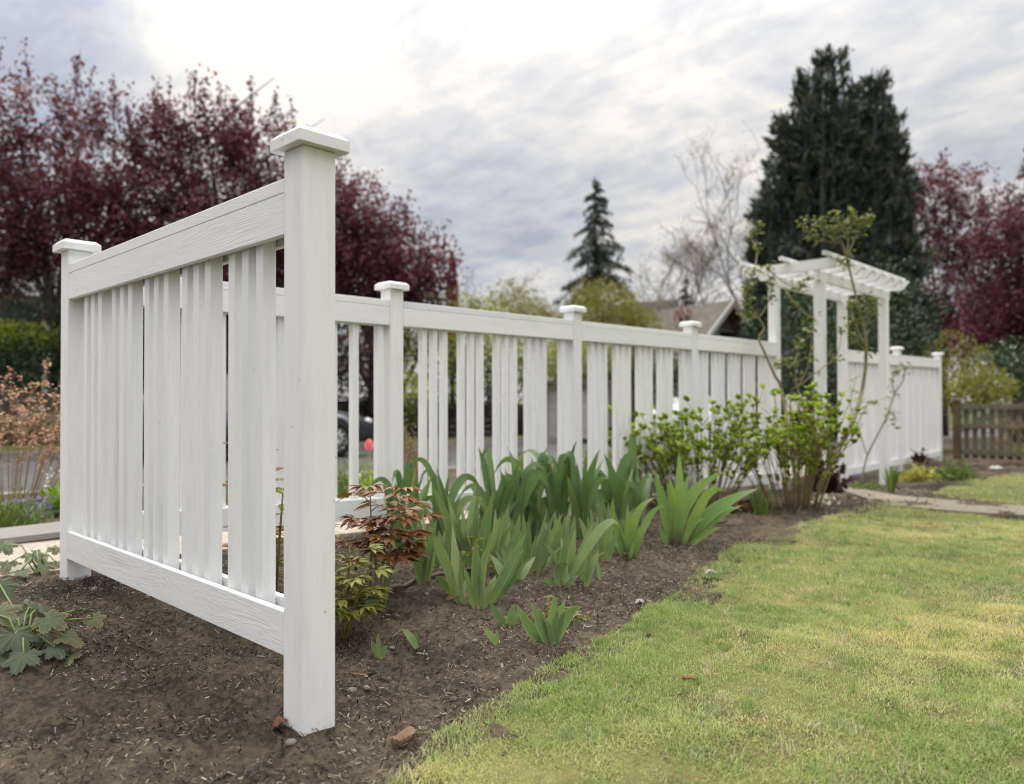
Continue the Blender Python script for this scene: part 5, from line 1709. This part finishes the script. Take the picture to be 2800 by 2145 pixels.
plum('purple plum tree between the nearest post and the second post', 19.0, 1020,
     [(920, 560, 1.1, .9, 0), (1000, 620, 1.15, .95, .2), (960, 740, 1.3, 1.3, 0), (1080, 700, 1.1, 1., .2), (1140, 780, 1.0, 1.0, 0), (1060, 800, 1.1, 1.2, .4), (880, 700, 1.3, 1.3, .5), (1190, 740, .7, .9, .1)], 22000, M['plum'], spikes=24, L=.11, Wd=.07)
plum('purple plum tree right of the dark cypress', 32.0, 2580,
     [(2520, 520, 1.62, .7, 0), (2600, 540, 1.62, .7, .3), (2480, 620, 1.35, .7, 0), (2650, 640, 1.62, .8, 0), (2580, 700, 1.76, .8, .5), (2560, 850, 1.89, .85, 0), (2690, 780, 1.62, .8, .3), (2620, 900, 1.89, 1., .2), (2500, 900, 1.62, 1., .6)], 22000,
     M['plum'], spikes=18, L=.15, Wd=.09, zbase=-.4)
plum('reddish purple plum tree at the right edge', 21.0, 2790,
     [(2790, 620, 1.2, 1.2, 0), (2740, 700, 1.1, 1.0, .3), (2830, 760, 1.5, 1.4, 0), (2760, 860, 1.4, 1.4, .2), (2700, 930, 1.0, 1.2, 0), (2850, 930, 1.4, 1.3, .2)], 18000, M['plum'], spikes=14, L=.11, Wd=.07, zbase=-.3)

# narrow red column behind the first row
p = at(1237, 770, 21.)
t = thing('columnar_beech', 'narrow dark red columnar tree at the right end of the plum row', 'tree', (p.x, p.y, bank(p.x, p.y)))
mb = MB(); mb.tube([(p.x, p.y, bank(p.x, p.y) - .3), (p.x, p.y, p.z + .5)], [.09, .03], 6); mb.build('trunk', M['bark'], t)
k = 2600; h_ = NR.random(k); zz = 1.5 + h_ * (at(1237, 690, 21).z - 1.5); rr = .30 * np.sqrt(np.clip(1 - h_, 0, 1)) * (.6 + .4 * NR.random(k)); aa = NR.uniform(0, 2 * pi, k)
cloud_obj('crown', np.stack([p.x + rr * np.cos(aa), p.y + rr * np.sin(aa), zz], 1), .10, .05, M['plum_red'], t, (0, 0, 1.), .5)


def spires(label, dep, items, base_px, n, mat, L, Wd, name, zb):
    """dense fastigiate evergreen: several upright spires, each (top px x, top px y, base px x, half width m, foot z)"""
    bx = at(base_px, 1099, dep)
    t = thing(name, label, 'tree', (bx.x, bx.y, zb))
    mb = MB(); mb.tube([(bx.x, bx.y, zb - .3), (bx.x, bx.y, zb + 6)], [.45, .2], 9); mb.build('trunk', M['bark'], t)
    Cc = []; Ax = []; Tn = []
    core = MB()
    tot = sum(it[3] * (1099 - it[1]) for it in items)
    for (tx, ty, bxp, hw, dz) in items:
        top = at(tx, ty, dep + dz); foot = at(bxp, 1099, dep + dz); foot.z = zb + .4
        k = max(6, int(n * hw * (1099 - ty) / tot / 34))
        h = NR.random(k) ** .9 * (1 - .75 / (top - foot).length)               # sprays reach above their root
        prof = np.clip(1 - h, 0, 1) ** .72 * (.55 + .45 * np.clip(h * 8, 0, 1)) + .015
        a = NR.uniform(0, 2 * pi, k)
        lump = 1 + .45 * fbm(a * 2.2 + tx * .1, h * 14, [(1., 1.), (2.3, .7)])
        r = hw * prof * lump * (.56 + .28 * NR.random(k))
        cx = np.array(foot)[None] + (np.array(top) - np.array(foot))[None] * h[:, None]
        d = np.stack([np.cos(a), np.sin(a), np.zeros(k)], 1)
        per = 34                                                             # each spray: leaf cards fanning out and up
        q = NR.random((k, per, 1)) ** .8
        ln = (hw * .20 + .28) * NR.uniform(.6, 1.3, (k, 1, 1))
        out = d[:, None, :] * .62 + np.array([0, 0, .85]) + NR.normal(0, .16, (k, 1, 3))
        pts_ = (cx + d * r[:, None])[:, None, :] + out * q * ln + NR.normal(0, 1, (k, per, 3)) * (.17 * (1.15 - q))
        Cc.append(pts_.reshape(-1, 3)); Ax.append(np.repeat(out, per, 1).reshape(-1, 3))
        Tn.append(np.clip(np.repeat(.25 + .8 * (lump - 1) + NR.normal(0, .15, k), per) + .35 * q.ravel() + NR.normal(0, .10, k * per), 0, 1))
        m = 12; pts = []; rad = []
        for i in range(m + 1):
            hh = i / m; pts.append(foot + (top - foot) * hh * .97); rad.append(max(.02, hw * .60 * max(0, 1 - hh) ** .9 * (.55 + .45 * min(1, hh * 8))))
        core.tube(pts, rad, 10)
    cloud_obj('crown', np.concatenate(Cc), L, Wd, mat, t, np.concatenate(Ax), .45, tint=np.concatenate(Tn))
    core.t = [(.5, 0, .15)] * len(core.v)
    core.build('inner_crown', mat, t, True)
    return t


_rs = random.Random(31)
CY_OUT = [(175, 2205, 2395), (280, 2150, 2425), (380, 2128, 2452), (500, 2098, 2462), (620, 2072, 2474), (760, 2062, 2492), (880, 2058, 2505)]
CY_EXTRA = []
for _i in range(46):
    _a = _rs.randrange(len(CY_OUT) - 1); _f = _rs.random()
    _y = CY_OUT[_a][0] * (1 - _f) + CY_OUT[_a + 1][0] * _f
    _l = CY_OUT[_a][1] * (1 - _f) + CY_OUT[_a + 1][1] * _f; _h = CY_OUT[_a][2] * (1 - _f) + CY_OUT[_a + 1][2] * _f
    _s = _rs.choice([-1, 1]) if _rs.random() < .7 else 0
    _x = (_l if _s < 0 else _h if _s > 0 else _rs.uniform(_l, _h)) + _s * _rs.uniform(-18, 16)
    CY_EXTRA.append((_x, _y - _rs.uniform(10, 75), _x - _s * _rs.uniform(25, 70), _rs.uniform(.45, .95), -_rs.uniform(.5, 1.6) if _s == 0 else _rs.uniform(-.8, .8)))


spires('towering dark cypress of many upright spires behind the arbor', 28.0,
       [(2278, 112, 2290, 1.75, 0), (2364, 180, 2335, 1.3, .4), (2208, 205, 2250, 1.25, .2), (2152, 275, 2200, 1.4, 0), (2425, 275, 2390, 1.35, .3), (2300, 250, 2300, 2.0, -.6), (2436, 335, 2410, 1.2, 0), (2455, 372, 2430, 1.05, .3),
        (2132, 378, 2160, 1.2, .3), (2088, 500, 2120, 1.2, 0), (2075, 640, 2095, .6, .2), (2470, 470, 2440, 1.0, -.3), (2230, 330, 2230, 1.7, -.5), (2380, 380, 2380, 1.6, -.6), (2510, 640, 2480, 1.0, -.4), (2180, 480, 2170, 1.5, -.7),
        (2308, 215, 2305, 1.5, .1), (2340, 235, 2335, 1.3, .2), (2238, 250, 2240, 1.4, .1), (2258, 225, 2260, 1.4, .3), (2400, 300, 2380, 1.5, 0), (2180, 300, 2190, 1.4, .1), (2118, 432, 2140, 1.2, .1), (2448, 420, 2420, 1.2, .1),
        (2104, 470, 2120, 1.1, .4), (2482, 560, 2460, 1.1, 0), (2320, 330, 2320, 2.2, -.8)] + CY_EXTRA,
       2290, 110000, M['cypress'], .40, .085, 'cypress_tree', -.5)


def spruce(label, dep, top_px, base_px, half_w, n_whorl, mat, zb, seed):
    rg = np.random.default_rng(seed)
    top = at(top_px[0], top_px[1], dep); b = at(base_px, 1099, dep); b.z = zb
    t = thing('spruce_tree', label, 'tree', b)
    mb = MB(); mb.tube([b, b + (top - b) * .5, top], [.28, .15, .02], 7); mb.build('trunk', M['bark'], t)
    mb = MB(); Cc = []; Ax = []
    for i in range(n_whorl):
        h = (i + rg.uniform(-.3, .3)) / n_whorl; h = min(max(h, .02), .985)
        ln = half_w * (1 - h) ** .8 * rg.uniform(.65, 1.12) + .12
        c = b + (top - b) * h
        for j in range(5):
            a = rg.uniform(0, 2 * pi)
            if rg.random() < .12: continue
            d = Vector((cos(a), sin(a), 0))
            e = c + d * ln + Vector((0, 0, -.30 * ln)); m = c + d * ln * .55 + Vector((0, 0, .02 * ln))
            pts = [bez(c, m, e, q / 5) for q in range(6)]
            mb.tube(pts, [.035 * (1 - .8 * q / 5) for q in range(6)], 4)
            k = int(24 * ln + 8)
            s = rg.random(k)
            P_ = np.array([tuple(bez(c, m, e, float(q))) for q in s])
            Cc.append(P_ + rg.normal(0, .06 * ln, (k, 3)) * np.array([1, 1, .6]) - np.array([0, 0, .10]))
            Ax.append(np.tile(np.array([d.x * .5, d.y * .5, -.75]), (k, 1)))
    mb.build('branches', M['bark'], t)
    Cc = np.concatenate(Cc)
    cloud_obj('needles', Cc, .42, .10, mat, t, np.concatenate(Ax), .4, rng=rg)
    return t


spruce('drooping spruce tree standing alone above the second and third posts', 40, (1626, 482), 1632, 3.9, 44, M['spruce'], -.5, 4)
spruce('spruce tree cut by the right edge of the frame', 42, (2815, 380), 2820, 3.4, 32, M['spruce'], -.5, 5)
spruce('small distant conifer above the grey roof', 44, (1877, 750), 1877, 1.6, 22, M['spruce'], 0, 6)


def bare_tree(label, dep, base_px, top_px, spread, mat, leafmat_, nleaf, seed, r0=.12, zb=0., depth_lv=5):
    rg = random.Random(seed)
    b = at(base_px, 1099, dep); b.z = zb
    t = thing('bare_tree', label, 'tree', b, 'bare spring trees far behind the fence')
    top = at(top_px[0], top_px[1], dep)
    H = top.z - zb
    mb = MB(); tips = []
    def grow(p, d, L, r, lv):
        q = p + d * L
        m = (p + q) / 2 + Vector((rg.gauss(0, 1), rg.gauss(0, 1), rg.gauss(0, .5))) * L * .07
        mb.tube([p, m, q], [r, r * .85, r * .7], 4 if lv < 3 else 5, cap=False)
        if lv == 0:
            tips.append(q); tips.append(m); return
        for j in range(3 if lv > 1 else 4):
            dd = (d + Vector((rg.gauss(0, 1), rg.gauss(0, 1), rg.gauss(.12, .6))) * spread).normalized()
            grow(p + (q - p) * (1 if j == 0 else rg.uniform(.45, 1)), dd, L * rg.uniform(.55, .85), r * .58, lv - 1)
    grow(b, ((top - b).normalized() + Vector((rg.gauss(0, .03), 0, 0))).normalized(), H * .34, r0, depth_lv)
    tk = mb.build('branches', mat, t)
    tp_ = np.array([tuple(q) for q in tips])
    idx = NR.integers(0, len(tp_), nleaf)
    cloud_obj('buds', tp_[idx] + NR.normal(0, .12, (nleaf, 3)), .10, .05, leafmat_, t)
    return t


bare_tree('tall bare budding tree left of the cypress', 38, 2060, (2010, 420), .55, M['bark_pale'], M['pale_bud'], 2200, 3, .10, -.4)
bare_tree('bare pinkish tree above the grey roof', 34, 1950, (1900, 590), .62, M['bark_pale'], M['pale_bud'], 2200, 8, .085, 0)
bare_tree('bare tree right of the lone spruce', 36, 1790, (1760, 560), .6, M['bark_pale'], M['pale_bud'], 1800, 12, .08, 0)
bare_tree('pale bare tree left of the lone spruce', 36, 1345, (1330, 690), .5, M['bark_pale'], M['pale_bud'], 1200, 15, .06, 0, 4)
SH2 = [('olive green round tree left of the lone spruce', 1400, 850, 33., 1.6, 1.4, 1.3, 1800, .16, .08, 'willow'),
       ('olive green low tree beside the third post', 1470, 870, 34., 1.5, 1.2, .7, 1000, .16, .08, 'willow'),
       ('yellow olive tree in front of the lone spruce', 1650, 850, 30., 1.7, 1.4, 1.3, 2600, .15, .08, 'willow'),
       ('yellow olive shrub right of the lone spruce', 1735, 890, 30., 1.2, 1., .8, 1300, .15, .08, 'willow'),
       ('small dark tree low on the horizon left of the olive tree', 1300, 850, 34., .5, .5, .55, 400, .14, .07, 'hedge_dark')]
for lab, x, y, dep, rx, ry, rz, n, L, wd, m in SH2:
    p = at(x, y, dep)
    t = shrub(lab, p, (rx, ry, rz), n, L, wd, M[m], 'round_tree', 'tree', 'olive trees far behind the fence')
    mb = MB(); mb.tube([(p.x, p.y, gz(p.x, 14) - .3), (p.x, p.y, p.z)], [.14, .07], 6); mb.build('trunk', M['bark'], t)


# ------------------------------------------------------------------ houses
def gable_house(label, c, rz, w_, d_, h, rh, wall, group=None, over=.4, wins=()):
    """gable faces local -y; c = centre of the foot"""
    t = thing('house', label, 'house', c, group)
    t.rotation_euler = (0, 0, rz)
    def P(me, name, mat):
        o = bpy.data.objects.new(name, me); col.objects.link(o); o.parent = t
        return o
    mb = MB(); x = w_ / 2; y = d_ / 2
    mb.add([(-x, -y, 0), (x, -y, 0), (x, -y, h), (0, -y, h + rh), (-x, -y, h), (-x, y, 0), (x, y, 0), (x, y, h), (0, y, h + rh), (-x, y, h)],
           [(0, 1, 2, 3, 4), (6, 5, 9, 8, 7), (1, 6, 7, 2), (5, 0, 4, 9)])
    P(mb.mesh('wall', wall), 'wall', wall)
    sl = rh / x
    for s in (-1, 1):
        mb = MB()
        a = (0, h + rh + .06); b = (s * (x + over), h - sl * over + .06)
        for (u0, u1) in ((a, b),):
            vs = []
            for yy in (-y - over, y + over):
                for (q, dz) in ((u0, 0), (u1, 0), (u1, -.14), (u0, -.14)): vs.append((q[0], yy, q[1] + dz))
            mb.add(vs, [(0, 1, 2, 3), (7, 6, 5, 4), (0, 4, 5, 1), (1, 5, 6, 2), (2, 6, 7, 3), (3, 7, 4, 0)])
        P(mb.mesh('roof_slope', M['roof']), 'roof_slope', None)
        mb = MB()
        q0 = Vector((0, -y - over - .03, h + rh + .05)); q1 = Vector((s * (x + over), -y - over - .03, h - sl * over + .05))
        mb.add([tuple(q0), tuple(q1), tuple(q1 - Vector((0, 0, .26))), tuple(q0 - Vector((0, 0, .26))), tuple(q0 - Vector((0, .05, 0))), tuple(q1 - Vector((0, .05, 0))), tuple(q1 - Vector((0, .05, .26))), tuple(q0 - Vector((0, .05, .26)))],
               [(0, 1, 2, 3), (7, 6, 5, 4), (0, 4, 5, 1), (2, 6, 7, 3)])
        P(mb.mesh('bargeboard', M['trim']), 'bargeboard', None)
    for (wx, wz, ww, wh) in wins:
        mb = MB(); mb.box((wx, -y - .03, wz), (ww + .16, .08, wh + .16)); f = P(mb.mesh('window', M['trim']), 'window', None)
        mb = MB(); mb.box((wx, -y - .07, wz), (ww, .06, wh)); g = bpy.data.objects.new('pane', mb.mesh('pane', M['glass'])); col.objects.link(g); g.parent = f
    return t


p = at(1815, 1000, 33.)
gable_house('grey roofed house with white gable edges left of the arbor', (p.x, p.y, -.3), -TH + .55, 4.6, 7, 2.7, 2.3, M['siding_tan'], 'houses across the street', wins=[(0, 3.4, .8, .9)])
p = at(1706, 1000, 37.)
gable_house('brown roofed house with white gable edge behind the third post', (p.x, p.y, -.2), -TH + .95, 5., 5, 2.8, 2.9, M['siding_tan'], 'houses across the street', wins=[(0, 2., 1., 1.)])
p = at(2060, 1000, 40.)

# porch house at the far left
p = at(120, 900, 21.5)
zb = bank(p.x, p.y) - .05
ph = thing('house', 'grey house with white porch columns behind the purple plum at the far left', 'house', (p.x, p.y, zb), 'houses across the street')
ph.rotation_euler = (0, 0, -.12)
def php(mb, name, mat):
    o = bpy.data.objects.new(name, mb.mesh(name, mat)); col.objects.link(o); o.parent = ph; return o
mb = MB(); mb.box((2.5, 2.2, 1.7), (9.0, .2, 3.4)); php(mb, 'wall', M['siding'])
for i in range(11):
    mb = MB(); mb.box((2.5, 2.085 , .15 + i * .3), (9.0, .03, .27), Matrix.Rotation(.06, 3, 'X')); php(mb, 'siding_board', M['siding'])
for (x, wd) in ((-1.15, .20), (.12, .20), (2.2, .2), (4.3, .2)):
    mb = MB(); mb.box((x, .3, 1.5), (wd, wd, 2.7)); mb.box((x, .3, 2.78), (wd * 1.4, wd * 1.4, .12)); mb.box((x, .3, .2), (wd * 1.4, wd * 1.4, .14)); php(mb, 'column', M['trim'])
mb = MB(); mb.box((2.0, .3, 2.98), (7.4, .24, .26)); php(mb, 'porch_beam', M['trim'])
mb = MB(); mb.box((2.0, 1.2, .08), (7.4, 2.1, .16)); php(mb, 'porch_floor', M['siding'])
for x in (-.5, 1.3, 3.4):
    mb = MB(); mb.box((x, 2.03, 1.55), (1.05, .08, 1.5)); f = php(mb, 'window', M['trim'])
    mb = MB(); mb.box((x, 1.98, 1.55), (.9, .06, 1.34)); g = bpy.data.objects.new('pane', mb.mesh('pane', M['glass'])); col.objects.link(g); g.parent = f
mb = MB(); mb.add([(-2.0, -.25, 3.08), (6.2, -.25, 3.08), (6.2, 4.2, 5.2), (-2.0, 4.2, 5.2), (-2.0, -.25, 2.96), (6.2, -.25, 2.96), (6.2, 4.2, 5.08), (-2.0, 4.2, 5.08)],
                  [(0, 1, 2, 3), (7, 6, 5, 4), (0, 4, 5, 1), (1, 5, 6, 2), (3, 7, 4, 0)]); php(mb, 'roof', M['roof'])
mb = MB(); mb.box((2.1, -.29, 3.02), (8.2, .07, .16)); php(mb, 'gutter', M['trim'])

# garage with a panelled door, seen through the third bay
ga = at(1500, 1165, 21.5); gb = at(1640, 1165, 21.5)
gx = ga.x; gy = ga.y
gt = thing('garage', 'low pale garage with panelled door seen between the pickets of the third bay', 'garage', (gx + .9, gy + .4, gz(gx, 14)))
dx = (gb - ga); dx.z = 0; ln = dx.length; dx.normalize(); dn = Vector((-dx.y, dx.x, 0))
rotg = Matrix.Rotation(math.atan2(dx.y, dx.x), 3, 'Z')
z0 = gz(gx, 14) - .05
mb = MB(); mb.box(ga + dx * ln / 2 + dn * 1.2 + Vector((0, 0, z0 + .78 - ga.z)), (ln + .5, 2.2, 1.56), rotg); mb.build('wall', M['garage'], gt)
for i in range(5):
    mb = MB(); mb.box(ga + dx * ln / 2 + dn * .06 + Vector((0, 0, z0 + .16 + i * .272 - ga.z)), (ln, .06, .262), rotg); mb.build('door_panel', M['garage'], gt)
mb = MB(); mb.box(ga + dx * ln / 2 + dn * 1.15 + Vector((0, 0, z0 + 1.61 - ga.z)), (ln + .8, 2.7, .10), rotg); mb.build('roof', M['roof'], gt)

# ------------------------------------------------------------------ brown neighbour fence at the right
nb = thing('wooden_fence', 'weathered brown slatted fence with capped posts at the right edge', 'fence', (12.45, .6, gz(12.45, .6)))
FX = 12.45
for y in (1.62, -.35, -2.3):
    z0 = gz(FX, y)
    board('post', (FX, y, z0 - .1), (FX, y, .80), .10, .10, M['wood_brown'], nb, up=(0, 1, 0))
    board('post_cap', (FX, y, .80), (FX, y, .835), .15, .15, M['cap_stone'], nb, up=(0, 1, 0))
for (ya, yb) in ((1.56, -.29), (-.41, -2.24)):
    for z, h_ in ((.70, .085), (.40, .07), (.0, .085)):
        board('rail', (FX, ya, z), (FX, yb, z), h_, .05, M['wood_grey'], nb)
    k = int(abs(ya - yb) / .115)
    for i in range(k):
        y = ya - .06 - i * .115
        board('slat', (FX + .045, y, -.10), (FX + .045, y, .66 + R.uniform(-.004, .004)), .068, .02, M['wood_grey'], nb, up=(0, 1, 0))
# dry stems in front of it
def few(mb, p, k=1.):
    for i in range(2):
        az = R.uniform(0, 6.28); leaflet(mb, p, Vector((cos(az), sin(az), .4)), Vector((0, 0, 1)), .05, .02, R.random())
b = Vector((11.9, .2, gz(11.9, .2)))
twiggy('dry_shrub', 'dry stemmed shrub before the brown fence', 'shrub', b, 34, 1.0, .85, few, M['twig_tan'], M['willow'], r0=.008, n_up=1, forks=1)
